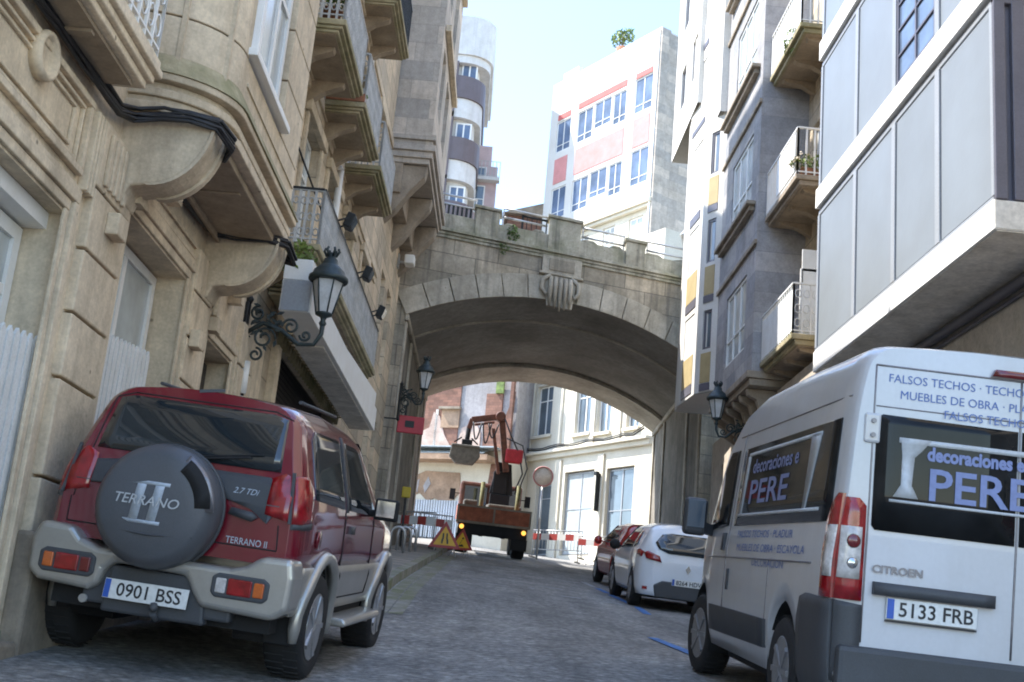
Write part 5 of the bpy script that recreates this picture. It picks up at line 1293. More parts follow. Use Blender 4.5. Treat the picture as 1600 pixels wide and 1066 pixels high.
# spare wheel in its hard cover
SX, SZ, SRr = -.07, 1.01, .405
FSp = PS @ T(SX, -.76, SZ)
mb = MB(FSp); mb.lathe([(SRr * .93, .05), (SRr, .0), (SRr, -.10), (SRr * .97, -.17), (SRr * .86, -.225), (SRr * .80, -.235), (SRr * .55, -.25), (0, -.255)], axis='y', seg=56); sp = mb.build('spare_wheel_cover', 'spare', SUV)
spf = lambda u, v, e: FSp @ Vector((u, -.25 + .03 * (u * u + v * v) / .1 - .0 - e, v))
arcp = [(.165 + .22 * 0, .0)]
def arcband(r0, r1, a0, a1, n=14): return [(r0 * math.cos(R(a0 + (a1 - a0) * k / n)), r0 * math.sin(R(a0 + (a1 - a0) * k / n))) for k in range(n + 1)] + [(r1 * math.cos(R(a1 + (a0 - a1) * k / n)), r1 * math.sin(R(a1 + (a0 - a1) * k / n))) for k in range(n + 1)]
panel(arcband(.265, .40, 2, 62), spf, .2, .012, 'ink_grey', 'cover_frame', sp); panel(arcband(.285, .38, 5, 58), spf, .2, .02, 'black', 'cover_window', sp)
mb = MB(FSp); mb.tube([(SRr * 1.005 * math.cos(R(a)), -.02, SRr * 1.005 * math.sin(R(a))) for a in range(0, 360, 8)], .012, 6, closed=True); mb.tube([(-.30 + .6 * k / 10, -.262 + .012 * abs(k - 5) * .6, -.16 - .02 * math.sin(math.pi * k / 10)) for k in range(11)], .006, 5); mb.build('cover_seam', 'plastic', sp)
text_mesh('TERRANO', .088, spf, -.25, .0, 'decal_white', 'lettering', sp, base=.022, bold=.0005, sx=1.08, shear=.22)
# the large numeral: serifed double bar, slanted
def slant(pts): return [(x * .92 + .10 * y - .01, y * .92 + .035) for x, y in pts]
for pts in (slant([(-.155, .13), (.115, .13), (.115, .105), (-.155, .105)]), slant([(-.155, -.165), (.115, -.165), (.115, -.14), (-.155, -.14)]), slant([(-.115, -.14), (-.05, -.14), (-.05, .105), (-.115, .105)]), slant([(.015, -.14), (.08, -.14), (.08, .105), (.015, .105)])):
    panel(pts, spf, .2, .012, 'ink_silver', 'numeral', sp)
text_mesh('TERRANO II', .062, rf, .37, .845, 'ink_silver', 'model_badge', SUV, base=.006, sx=.85); text_mesh('2.7 TDi', .055, rf, .36, 1.17, 'ink_silver', 'engine_badge', SUV, base=.016, shear=.3)
panel([(.36, 1.03), (.52, 1.0), (.56, 1.03), (.52, 1.06), (.38, 1.075)], rf, .2, .03, 'plastic', 'tailgate_handle', SUV)
mb = MB(PS); mb.tube([(.02, -.6, .33), (.02, -.80, .30), (.02, -.86, .34)], .022, 8); mb.lathe([(0, -.0), (.028, .01), (.03, .03), (.02, .055), (0, .06)], (.02, -.86, .35), seg=12); mb.build('tow_bar', 'plastic', SUV)
mb = MB(PS); mb.lathe([(.028, -.80), (.026, -.76), (.03, -.5)], (-.48, 0, .36), axis='y', seg=12); mb.build('exhaust', 'galv', SUV)
mb = MB(PS)
for x in (-.52, .52): mb.tube([(x, -.35 + .3, 1.87), (x, 1.1, 1.885)], .014, 6)
mb.build('roof_rail', 'plastic', SUV)
mb = MB(PS); mb.box(.64, .86, -.42, -.405, .22, .42); mb.build('mud_flap', 'black', SUV, bevel=.005)
mb = MB(PS); mb.box(-.8, .8, 3.0, 3.2, .45, .78); mb.build('front_bumper', 'silver', SUV, bevel=.05)
mb = MB(PS); mb.bar((.0, -.70, 1.80), (.16, -.66, 1.83), .02); mb.build('aerial_base', 'plastic', SUV)

# ------------------------------------------------------------------ white panel van
PV = pose(2.985, 7.716, .799, -.94, 5.42, 1.71)
VAN = thing('panel_van', 'white panel van with blue lettering parked at the right edge', 'van', PV)
vside = [(.25, .95), (.38, 1.0), (.6, 1.02), (1.05, 1.02), (1.24, 1.0), (1.87, .955), (2.05, .93), (2.18, .90), (2.32, .86)]
vplan = [(-1.0, .955), (-.98, .975), (-.93, .99), (-.84, 1), (2.6, 1), (3.2, .96), (3.7, .86), (3.9, .72), (3.95, .6)]
vtop = [(-1.0, 2.27), (-.9, 2.30), (.5, 2.33), (1.7, 2.32), (2.15, 2.24), (2.5, 2.02), (3.2, 1.24), (3.7, 1.03), (3.9, .80), (3.95, .6)]
vb = Body(PV, vside, vplan, vtop, [(0, .34, .44), (3.0, .34, .44)], .30, rear=lambda z: max(0, z - 1.2) * .035, roofr=.12, crown=.03)
ysv = sorted(set([-1.0, -.995, -.98, -.96, -.93, -.9] + frange(-.84, 3.9, .08) + [3.93, 3.95]))
vb.loft(ysv, lambda y: .30, lambda y: 9, 22).build('body', 'van_white', VAN)
mb = MB(PV); mb.box(-.7, .7, -.9, 3.7, .26, .6); mb.box(-.85, .85, .55, 2.4, .22, .34); mb.build('chassis', 'black', VAN)
for (x, y) in ((.90, 0), (-.90, 0), (.90, 3.0), (-.90, 3.0)):
    wheel(PV, x, y, .34, .22, VAN, 'wheel_grey', 8, 1 if x > 0 else -1, steer=6 if y > 1 else 0)
    sg = 1 if x > 0 else -1
    housing(PV, y, .34, .435, .5 * sg, .985 * sg, VAN)
vr = vb.rearfn(); vs = {1: vb.sidefn(1), -1: vb.sidefn(-1)}
# rear doors
panel([(-.79, 1.235), (-.012, 1.235), (-.012, 1.875), (-.78, 1.885), (-.81, 1.86), (-.81, 1.26)], vr, .2, .006, 'van_glass', 'rear_door_window', VAN)
panel([(.012, 1.235), (.79, 1.235), (.81, 1.26), (.81, 1.86), (.78, 1.885), (.012, 1.875)], vr, .2, .006, 'van_glass', 'rear_door_window', VAN)
mb = MB()
def seam(fn, pts, r=.006, e=.0):
    for a, b in zip(pts, pts[1:]):
        n = 8; mb.tube([fn(a[0] + (b[0] - a[0]) * k / n, a[1] + (b[1] - a[1]) * k / n, e) for k in range(n + 1)], r, 5)
seam(vr, [(-.825, .62), (-.83, 2.165), (.83, 2.165), (.825, .62)]); seam(vr, [(0, .62), (0, 2.165)], .007); seam(vr, [(-.82, 1.93), (.82, 1.93)], .004)
seam(vs[-1], [(1.98, .62), (1.98, 1.22), (1.92, 2.0)], .006); seam(vs[-1], [(1.98, .62), (2.5, .5)], .005); seam(vs[-1], [(-.6, 1.02), (1.95, 1.01), (2.9, 1.0)], .007); seam(vs[-1], [(-.92, 1.985), (2.15, 1.985)], .006); seam(vs[-1], [(.48, .5), (.48, 1.02)], .005)
mb.build('panel_seam', 'ink_grey', VAN)
panel([(-.78, .885), (-.11, .885), (-.11, .955), (-.78, .955)], vr, .2, .035, 'plastic', 'plate_light_bar', VAN)
plate(PV, -.45, -1.012, .82, '5133 FRB', VAN, wd=.50, ht=.115, size=.108)
mb = MB(PV); mb.box(-.70, -.2, -1.02, -1.0, .748, .758); mb.build('plate_lip', 'ink', VAN)
text_mesh('CITROEN', .058, vr, -.79, 1.005, 'ink_grey', 'maker_lettering', VAN, base=.01, bold=.002, sx=1.15)
mb = MB(PV); mb.prism([(-.96, .30), (.96, .30), (.96, .60), (-.96, .60)], 1, -1.07, -.9); mb.build('rear_bumper', 'plastic', VAN, bevel=.03)
for sg in (-1, 1):
    panel([(-.99, .3), (-.44, .3), (-.44, .56), (-.43, .70), (-.47, .82), (-.60, .845), (-.99, .835)], vs[sg], .08, .02, 'plastic', 'bumper_corner', VAN)
    a = [(sg * .835, .40), (sg * .98, .40), (sg * .988, .835), (sg * .835, .82)]
    panel(a if sg > 0 else a[::-1], vr, .1, .02, 'plastic', 'bumper_corner', VAN)
    a = [(sg * .84, .84), (sg * .988, .84), (sg * .988, 1.1), (sg * .975, 1.25), (sg * .955, 1.40), (sg * .885, 1.40), (sg * .845, 1.36)]
    L = panel(a if sg > 0 else a[::-1], vr, .08, .02, 'lamp_red', 'tail_lamp', VAN)
    panel([(-.99, .84), (-.87, .84), (-.86, 1.26), (-.90, 1.36), (-.96, 1.42), (-.99, 1.42)], vs[sg], .05, .02, 'lamp_red', 'lamp_wrap', L)
    a = [(sg * .862, .955), (sg * .985, .955), (sg * .975, 1.24), (sg * .862, 1.24)]
    panel(a if sg > 0 else a[::-1], vr, .08, .026, 'lamp_clear', 'clear_lens', L)
    panel([(-.985, .955), (-.905, .955), (-.895, 1.24), (-.985, 1.24)], vs[sg], .05, .026, 'lamp_clear', 'clear_lens', L)
    for zc, rr in ((1.04, .032), (1.16, .04)):
        mm = MB(PV @ T(sg * .905, -1.025, zc)); mm.lathe([(rr, 0), (rr * .8, -.008), (0, -.01)], axis='y', seg=18); mm.build('bulb_reflector', 'chrome' if zc < 1.1 else 'lamp_dark', L)
    for zc in (1.80,):
        mm = MB(PV); mm.box(sg * .835 - .045, sg * .835 + .045, -1.0, -.955, zc - .085, zc + .085); h_ = mm.build('door_hinge', 'van_white', VAN, bevel=.015)
        mm = MB(PV); 
        for dz in (-.04, .04): mm.lathe([(.014, -1.012), (.014, -1.0)], (sg * .835, 0, zc + dz), axis='y', seg=10)
        mm.build('bolt', 'ink_grey', h_)
    mm = MB(PV); mm.box(sg * .87 - .02, sg * .87 + .02, -1.035, -1.0, .35, .42); mm.build('reflector', 'lamp_red', VAN)
panel([(-.18, 2.175), (.18, 2.175), (.16, 2.215), (-.16, 2.215)], vr, .1, .03, 'lamp_dark', 'high_brake_light', VAN)
# sides
for sg in (-1, 1):
    panel([(-.86, 1.26), (1.86, 1.255), (1.84, 1.86), (-.84, 1.86)], vs[sg], .2, .006, 'van_glass', 'side_window', VAN)
    panel([(2.06, 1.26), (3.0, 1.22), (2.5, 1.80), (2.40, 1.87), (2.05, 1.87)], vs[sg], .1, .008, 'van_glass', 'door_window', VAN)
    panel([(.44, .44), (2.44, .42), (2.46, .62), (.44, .625)], vs[sg], .2, .018, 'plastic', 'side_moulding', VAN)
    panel([(2.06, 1.06), (2.16, 1.06), (2.17, 1.20), (2.07, 1.20)], vs[sg], .1, .02, 'plastic', 'door_handle', VAN)
    panel([(1.80, .76), (1.84, .76), (1.84, .92), (1.80, .92)], vs[sg], .1, .015, 'plastic', 'fuel_slot', VAN)
    mm = MB(PV @ T(sg * 1.17, 2.72, 1.32)); mm.box(-.10, .10, -.05, .07, -.155, .165); mr = mm.build('wing_mirror', 'plastic', VAN, bevel=.04, seg=3)
    mm = MB(PV); mm.bar((sg * .98, 2.85, 1.22), (sg * 1.1, 2.76, 1.24), .07, .09); mm.build('mirror_arm', 'plastic', mr)
    mm = MB(PV @ T(sg * 1.17, 2.668, 1.34)); mm.box(-.075, .075, -.006, .0, -.11, .125); mm.build('mirror_glass', 'lamp_dark' if False else 'glass', mr, bevel=.01)
mb = MB(); W_ = []
for k in range(7):
    y = 2.42 + (3.15 - 2.42) * k / 6; z = vb.T(y)
    W_.append([PV @ Vector((q * (vb.hw(y, z - .08) - .04), y, z + vb.crown * (1 - q * q) + .012)) for q in (-1, -.5, 0, .5, 1)])
mb.v = [p for r in W_ for p in r]; mb.f = [(i * 5 + j, i * 5 + j + 1, i * 5 + j + 6, i * 5 + j + 5) for i in range(6) for j in range(4)]; mb.sm = [True] * len(mb.f); mb.build('windscreen', 'car_glass', VAN)
# lettering
text_mesh('FALSOS TECHOS · TECHOS DESMONTABLES', .068, vr, -.76, 2.075, 'ink_blue', 'lettering', VAN, base=.004, bold=0, sx=.98)
text_mesh('MUEBLES DE OBRA · PLADUR', .068, vr, -.69, 1.985, 'ink_blue', 'lettering', VAN, base=.004, bold=0, sx=.98)
text_mesh('FALSOS TECHOS METALICOS', .068, vr, -.44, 1.90, 'ink_blue', 'lettering', VAN, base=.012, bold=0, sx=.98)
text_mesh('decoraciones e', .105, vr, -.52, 1.655, 'ink_lilac', 'lettering', VAN, base=.011, bold=.0045, sx=.85)
text_mesh('PERE', .25, vr, -.515, 1.435, 'ink_lilac', 'lettering', VAN, base=.011, bold=.004, sx=1.12)
panel([(-.68, 1.735), (.70, 1.735), (.70, 1.765), (-.68, 1.765)], vr, .3, .012, 'decal_white', 'window_sticker', VAN); panel([(-.72, 1.40), (.70, 1.40), (.70, 1.415), (-.72, 1.415)], vr, .3, .012, 'decal_white', 'window_sticker', VAN)
panel([(-.67, 1.765), (-.50, 1.765), (-.55, 1.70), (-.59, 1.66), (-.60, 1.5), (-.56, 1.43), (-.70, 1.43), (-.66, 1.5), (-.66, 1.66)], vr, .3, .013, 'decal_white', 'window_sticker', VAN)
vsl = lambda u, v, e: vs[-1](1.75 - u, v, e)      # text reads front to back on the left side
for (a, b, c, d) in ((.12, 2.2, 1.79, 1.815), (.02, 2.35, 1.325, 1.345)): panel([(1.75 - a, c), (1.75 - b, c), (1.75 - b, d), (1.75 - a, d)], vs[-1], .4, .012, 'decal_white', 'window_sticker', VAN)
panel([(1.70, 1.345), (1.63, 1.345), (1.58, 1.79), (1.66, 1.79)], vs[-1], .4, .012, 'decal_white', 'window_sticker', VAN); panel([(-.22, 1.345), (-.28, 1.345), (-.45, 1.81), (-.22, 1.81)], vs[-1], .4, .012, 'decal_white', 'window_sticker', VAN)
text_mesh('decoraciones e', .15, vsl, .32, 1.65, 'ink_lilac', 'lettering', VAN, base=.010, bold=.003, sx=1.5); text_mesh('PERE', .25, vsl, .30, 1.42, 'ink_lilac', 'lettering', VAN, base=.010, bold=.004, sx=2.3)
for i, (tx, u, v) in enumerate((('FALSOS TECHOS · PLADUR', .10, 1.165), ('MUEBLES DE OBRA · ESCAYOLA', .15, 1.065), ('DECORACION', .75, .965))):
    text_mesh(tx, .075, vsl, u, v, 'ink_blue', 'lettering', VAN, base=.004, bold=0, sx=1.9)

# ------------------------------------------------------------------ white hatchback and red car beyond
def hatch(name, label, P, paint, plate_txt, group=None):
    H = thing(name, label, 'car', P)
    b = Body(P, [(.2, .80), (.35, .845), (.6, .865), (.85, .86), (.98, .83), (1.1, .78), (1.38, .64), (1.46, .56)],
             [(-.72, .66), (-.69, .80), (-.60, .92), (-.40, .985), (0, 1), (2.5, 1), (2.9, .95), (3.15, .82), (3.3, .6)],
             [(-.72, 1.0), (-.62, 1.20), (-.50, 1.36), (-.3, 1.43), (.5, 1.46), (1.2, 1.41), (2.1, .98), (2.9, .86), (3.2, .68), (3.3, .5)], [(0, .31, .37), (2.59, .31, .37)], .24, rear=lambda z: max(0, z - .8) * .15, roofr=.10, crown=.03)
    ys_ = sorted(set([-.72, -.715, -.70, -.67, -.63] + frange(-.58, 3.2, .07) + [3.26, 3.3]))
    b.loft(ys_, lambda y: .24, lambda y: 9, 16).build('body', paint, H)
    s_ = {1: b.sidefn(1), -1: b.sidefn(-1)}; rr = b.rearfn()
    panel([(-.52, 1.02), (-.35, .96), (.35, .96), (.52, 1.02), (.58, 1.12), (.46, 1.27), (.3, 1.30), (-.3, 1.30), (-.46, 1.27), (-.58, 1.12)], rr, .1, .02, 'car_glass', 'rear_window', H)
    for sg in (-1, 1):
        a = [(sg * .46, .80), (sg * .72, .84), (sg * .76, .93), (sg * .70, .97), (sg * .5, .90)]; L = panel(a if sg > 0 else a[::-1], rr, .06, .03, 'lamp_red', 'tail_lamp', H)
        panel([(-.60, .86), (-.40, .90), (-.30, .97), (-.5, .985), (-.62, .95)], s_[sg], .06, .015, 'lamp_red', 'lamp_wrap', L)
        panel([(-.10, 1.06), (.30, .99), (.38, 1.30), (.1, 1.30)], s_[sg], .1, .008, 'car_glass', 'side_window', H)
        panel([(.36, .99), (1.85, .96), (1.2, 1.30), (.44, 1.345)], s_[sg], .1, .008, 'car_glass', 'door_window', H)
        mm = MB(P @ T(sg * .98, 1.7, 1.0)); mm.lathe([(0, -.05), (.07, -.04), (.1, .02), (.06, .09), (0, .11)], axis='y', seg=14); mm.F = P; mm.bar((sg * .8, 1.72, .97), (sg * .92, 1.7, .98), .03); mm.build('wing_mirror', 'black' if paint == 'clio_white' else paint, H)
        for y in (0, 2.59):
            wheel(P, sg * .76, y, .31, .20, H, 'wheel_grey', 7, sg); housing(P, y, .31, .365, .42 * sg, .84 * sg, H)
    mm = MB(P); mm.prism([(-.52, .22), (.52, .22), (.56, .42), (.42, .50), (-.42, .50), (-.56, .42)], 1, -.76, -.5); mm.build('rear_diffuser', 'plastic', H, bevel=.02)
    for sg in (-1, 1): mm = MB(P); mm.box(sg * .66 - .08, sg * .66 + .08, -.69, -.6, .33, .38); mm.build('reflector', 'lamp_red', H)
    mm = MB(P); mm.box(-.6, .6, -.5, 2.9, .2, .5); mm.build('chassis', 'black', H)
    plate(P, 0, -.768, .50, plate_txt, H, wd=.52, ht=.11, size=.1)
    mm = MB(P); mm.prism([(0, .80), (.045, .73), (0, .66), (-.045, .73)], 1, -.745, -.72); mm.build('badge', 'chrome', H)
    mb_ = MB(); W2 = []
    for k in range(6):
        y = 1.28 + .78 * k / 5; z = b.T(y); W2.append([P @ Vector((q * (b.hw(y, z - .06) - .03), y, z + b.crown * (1 - q * q) + .012)) for q in (-1, -.5, 0, .5, 1)])
    mb_.v = [p for r in W2 for p in r]; mb_.f = [(i * 5 + j, i * 5 + j + 1, i * 5 + j + 6, i * 5 + j + 5) for i in range(5) for j in range(4)]; mb_.sm = [True] * len(mb_.f); mb_.build('windscreen', 'car_glass', H)
    return H
hatch('hatchback', 'white hatchback parked beyond the van on the blue bay line', pose(3.652, 21.214, 2.126, .17, 6.1, 2.05), 'clio_white', '8264 HDV')
hatch('small_car', 'dark red car parked in front of the white hatchback', pose(3.98, 26.9, 2.74, 2.2, 6.1, 2.0), 'car_red', '3170 GKL')

# ------------------------------------------------------------------ lorry with loader crane
PT = pose(.62, 38.9, g(.62, 38.9), 1.5, 6.1, 1.2)
TR = thing('crane_lorry', 'lorry with rusty orange tipping bed and folded loader crane under the arch', 'lorry', PT)
mb = MB(PT); mb.box(-1.0, 1.0, 0.15, 4.0, .75, 1.0); mb.box(-1.12, 1.12, 0.0, .12, .62, 1.05); mb.box(-.42, -.3, 0, 5.5, .6, .9); mb.box(.3, .42, 0, 5.5, .6, .9); mb.box(-1.15, -.62, .02, .25, .28, .64); mb.box(.62, 1.15, .02, .25, .28, .64); mb.build('chassis', 'black', TR, bevel=.01)
mb = MB(PT); mb.box(-1.18, 1.18, -.05, .0, 1.06, 1.55); mb.box(-1.18, -1.13, 0, 3.9, 1.06, 1.55); mb.box(1.13, 1.18, 0, 3.9, 1.06, 1.55); mb.box(-1.13, 1.13, 3.85, 3.9, 1.06, 1.55); mb.box(-1.13, 1.13, 0, 3.85, 1.06, 1.12); bed = mb.build('tipper_bed', 'rustbed', TR, bevel=.008)
mb = MB(PT); mb.box(-1.2, 1.2, -.06, .02, .98, 1.058); mb.box(-.03, .03, -.075, -.052, 1.06, 1.56); mb.box(-1.2, -1.14, -.075, -.052, 1.0, 1.56); mb.box(1.14, 1.2, -.075, -.052, 1.0, 1.56); mb.box(-1.2, 1.2, -.07, -.052, 1.5, 1.56); mb.build('bed_rib', 'stone_dark', bed)
for x in (-.45, .72): mb = MB(PT); mb.tube([(x, .35, 1.1), (x, .35, 2.35)], .07, 8); mb.build('stake', 'wood', TR)
mb = MB(PT); mb.box(-1.12, 1.12, 4.75, 6.3, .9, 2.45); cab = mb.build('cab', 'crane', TR, bevel=.08)
mb = MB(PT); mb.box(-.95, -.15, 4.72, 4.752, 1.6, 2.3); mb.box(.15, .95, 4.72, 4.752, 1.6, 2.3); mb.build('cab_rear_window', 'car_glass', cab)
for sg in (-1, 1):
    mb = MB(PT); mb.box(sg * 1.38 - .1, sg * 1.38 + .1, 5.3, 5.4, 1.75, 2.15); mb.bar((sg * 1.1, 5.35, 2.0), (sg * 1.3, 5.35, 2.0), .03); mb.build('wing_mirror', 'black', TR)
    mb = MB(PT); mb.lathe([(.075, -.10), (.07, -.12), (0, -.13)], (sg * 1.0, 0, .86), axis='y', seg=16); mb.build('tail_lamp', 'lamp_lit', TR)
    wheel(PT, sg * .93, 1.0, .42, .42, TR, 'wheel_grey', 8, sg); wheel(PT, sg * .95, 4.9, .42, .26, TR, 'wheel_grey', 8, sg)
# crane: column, first boom, second boom, grab
mb = MB(PT); mb.box(-.05, .65, 4.1, 4.7, 1.0, 2.1); mb.box(.0, .5, 4.15, 4.6, 2.1, 2.9); mb.prism([(-.1, 2.1), (.75, 2.1), (.6, 3.2), (.1, 3.25)], 1, 4.2, 4.5); mb.build('crane_column', 'black', TR, bevel=.03)
mb = MB(PT); mb.box(.32, .95, 3.95, 4.55, 3.25, 3.75); mb.build('slewing_head', 'crane_red', TR, bevel=.06)
mb = MB(PT); mb.bar((.42, 4.2, 2.9), (.05, 4.2, 4.80), .30, .22); mb.bar((.15, 4.05, 2.8), (-.22, 4.05, 4.4), .12); mb.lathe([(.17, 3.95), (.19, 4.0), (.19, 4.4), (.17, 4.45)], (-.0, 0, 4.85), axis='y', seg=16); b1 = mb.build('main_boom', 'crane', TR, bevel=.02)
mb = MB(PT); mb.bar((.02, 4.2, 4.87), (-1.02, 4.2, 4.62), .26, .22); mb.bar((-1.0, 4.2, 4.66), (-1.08, 4.2, 4.3), .18); mb.bar((-.2, 4.05, 4.62), (-.9, 4.05, 4.45), .09); mb.build('folding_boom', 'crane', TR, bevel=.02)
mb = MB(PT)
for (x0, x1, dz) in ((-.95, -.65, .62), (-.6, -.3, .72), (-.4, -.05, .5)): mb.tube([(x0 + (x1 - x0) * k / 12, 3.98, 4.55 - dz * math.sin(math.pi * k / 12)) for k in range(13)], .03, 6)
mb.tube([(.1, 3.98, 4.9), (.45, 3.98, 4.2), (.8, 3.98, 3.6), (1.0, 3.98, 2.9), (.8, 3.98, 2.3)], .03, 6); mb.tube([(.3, 3.98, 4.1), (.9, 3.98, 3.9), (1.15, 3.98, 3.1), (.9, 3.98, 2.2)], .025, 6)
mb.build('hydraulic_hose', 'cable', TR)
mb = MB(PT); mb.tube([(-1.08, 4.2, 4.4), (-1.1, 4.2, 3.9)], .09, 8); mb.box(-1.28, -.9, 4.05, 4.35, 3.65, 3.9); mb.build('rotator', 'black', TR, bevel=.02)
mb = MB(PT)
prof_ = [(-1.62, 3.62), (-.62, 3.62), (-.58, 3.3), (-.80, 3.0), (-1.42, 3.0), (-1.68, 3.25)]
mb.prism(prof_, 1, 3.85, 4.5); mb.prism([(-1.66, 3.6), (-.6, 3.6), (-.62, 3.70), (-1.6, 3.70)], 1, 3.82, 4.53); mb.build('clamshell_bucket', 'bucket', TR, bevel=.03)
mb = MB(PT); mb.bar((-1.3, 4.0, 3.95), (-1.55, 4.0, 3.75), .05); mb.bar((-.95, 4.0, 3.95), (-.7, 4.0, 3.75), .05); mb.build('grab_link', 'black', TR)
mb = MB(PT); mb.box(-1.0, -.55, 1.2, 2.4, 1.12, 1.75); mb.box(-.2, .9, .8, 3.0, 1.12, 1.68); mb.build('load', 'bucket', TR, bevel=.05)

# ================================================================== STREET FURNITURE
def wall_lantern(label, base, out, fwd, ht=.95, scale=1.0, mtl='iron_teal', scroll=True):
    """base: wall point; out: unit vector away from wall; lantern hangs upright on a scrolled arm of length fwd"""
    o = Vector((*out, 0)).normalized(); F = Matrix(((o.x, -o.y, 0, base[0]), (o.y, o.x, 0, base[1]), (0, 0, 1, base[2]), (0, 0, 0, 1))) @ Matrix.Scale(scale, 4)
    L = thing('wall_lantern', label, 'street lamp', T(*base), 'cast iron wall lanterns')
    mb = MB(F); mb.box(0, .05, -.07, .07, -.55, .35); mb.lathe([(0, -.62), (.05, -.58), (.03, -.5)], (.03, 0, 0), seg=12); mb.lathe([(.03, .33), (.06, .4), (0, .48)], (.03, 0, 0), seg=12); mb.build('wall_plate', 'iron', L, bevel=.01)
    mb = MB(F); f = fwd
    mb.tube([(.04, 0, -.05), (f * .25, 0, .10), (f * .5, 0, .02), (f * .72, 0, -.14), (f * .92, 0, -.13), (f, 0, .02), (f, 0, .16)], [.03, .032, .03, .028, .026, .03, .035], 8)
    for (cx, cz, r0, a0, turns, sg) in ((f * .28, -.10, .15, 0, 1.5, 1), (f * .60, .08, .11, 180, 1.4, -1), (f * .17, .22, .10, 90, 1.4, 1), (f * .80, -.02, .075, 180, 1.3, 1), (f * .2, -.32, .09, 90, 1.3, -1)):
        n = 22; mb.tube([(cx + r0 * (1 - .75 * k / n) * math.cos(R(a0) + sg * turns * 2 * math.pi * k / n), 0, cz + r0 * (1 - .75 * k / n) * math.sin(R(a0) + sg * turns * 2 * math.pi * k / n)) for k in range(n + 1)], .017, 6)
    random.seed(3)
    for k in range(26):
        c = (f * random.uniform(.03, .5), random.uniform(-.08, .08), random.uniform(-.25, .32)); a = random.uniform(0, 6.28)
        mb.prism([(c[0] + .05 * math.cos(a), c[2] + .05 * math.sin(a)), (c[0] + .02 * math.cos(a + 1.6), c[2] + .02 * math.sin(a + 1.6)), (c[0] - .05 * math.cos(a), c[2] - .05 * math.sin(a)), (c[0] - .02 * math.cos(a + 1.6), c[2] - .02 * math.sin(a + 1.6))], 1, c[1] - .02, c[1] + .02)
    mb.build('scroll_arm', mtl, L)
    G = F @ T(f, 0, 0)
    mb = MB(G); mb.lathe([(.03, .12), (.05, .16), (.03, .2), (.045, .24), (.11, .27), (.115, .29), (.10, .30)], seg=16)
    for k in range(6):
        a = 2 * math.pi * k / 6; mb.tube([(.105 * math.cos(a), .105 * math.sin(a), .29), (.20 * math.cos(a), .20 * math.sin(a), .72)], .011, 5)
    mb.lathe([(.245, .72), (.26, .74), (.255, .78), (.22, .80), (.20, .86), (.13, .93), (.10, .95), (.09, 1.02), (.06, 1.04), (.07, 1.1), (.0, 1.1)], seg=18)
    for k in range(6): a = 2 * math.pi * k / 6; mb.tube([(.06 * math.cos(a), .06 * math.sin(a), 1.06), (.10 * math.cos(a), .10 * math.sin(a), 1.13), (.08 * math.cos(a), .08 * math.sin(a), 1.17)], .018, 5)
    hd = mb.build('lantern_frame', mtl, L)
    mb = MB(G); mb.lathe([(.098, .295), (.192, .715)], seg=6, smooth=False); mb.build('glass', 'lampglass', hd)
    return L
b1_ = FL @ Vector((13.42, .0, 4.46))
wall_lantern('large iron lantern on a scrolled bracket beside the white canopy, nearest on the left', tuple(b1_), (FL.to_3x3() @ Vector((0, 1, 0)))[:2], 1.0, scale=.90)
wall_lantern('small iron lantern on the left bridge pier above the red sign', (-2.05, 28.35, 6.85), (.97, -.25), .66, scale=.9)
wall_lantern('iron lantern under the ledge of the grey stone house on the right', (5.95, 26.1, 6.35), (-1, 0), .82, scale=.95)
# junction box and conduit beside the near lantern
t = thing('junction_box', 'white tube junction box hanging on the wall below the near lantern', 'junction box', T(*(FL @ Vector((13.5, .05, 3.9)))))
mb = MB(FL); mb.tube([(13.5, .08, 4.1), (13.5, .08, 3.72)], .045, 10); mb.build('tube', 'white', t)
mb = MB(FL); mb.tube([(13.5, .08, 3.72), (13.48, .1, 3.6), (13.6, .1, 3.55), (13.45, .08, 3.45), (13.5, .05, 2.6)], .02, 6); mb.tube([(13.3, .05, 4.0), (13.25, .05, 3.6), (13.5, .05, 3.5)], .012, 6); mb.build('cable_loop', 'cable', t)
# security camera
t = thing('security_camera', 'white box camera on an arm high on the left wall by the bridge', 'camera', T(*(FL @ Vector((27.6, .05, 10.1)))))
mb = MB(FL); mb.box(27.4, 27.75, .18, .42, 9.95, 10.18); mb.build('housing', 'white', t, bevel=.03)
mb = MB(FL); mb.bar((27.7, 0, 10.06), (27.7, .25, 10.06), .05); mb.box(27.6, 27.8, 0, .04, 9.9, 10.25); mb.build('bracket', 'galv', t)
t = thing('bridge_lamp', 'small lantern on a short post at the right end of the bridge parapet', 'street lamp', T(*(FB @ Vector((5.35, -.15, 12.0)))))
mb = MB(FB); mb.tube([(5.35, -.15, 12.0), (5.35, -.15, 12.55)], .03, 8); mb.build('post', 'iron', t)
mb = MB(FB @ T(5.35, -.15, 12.5)); mb.lathe([(.04, 0), (.12, .3), (.16, .31), (.1, .42), (.03, .5), (0, .52)], seg=8); mb.build('lantern', 'lampglass', t)
# red box sign on the pier
t = thing('red_sign', 'red rectangular hanging sign on the left bridge pier', 'sign', T(-1.75, 28.3, 6.2))
mb = MB(T(-1.72, 28.55, 6.28) @ Rz(8)); mb.box(-.32, .32, -.04, .04, -.22, .2); mb.build('board', 'signred', t, bevel=.015)
mb = MB(T(-1.72, 28.55, 6.28) @ Rz(8)); mb.box(-.14, .08, -.05, -.041, -.08, .08); mb.bar((-.15, 0, .2), (-.15, 0, .45), .05); mb.bar((-.32, 0, .1), (-.65, .05, .1), .03); mb.build('bracket', 'iron', t)
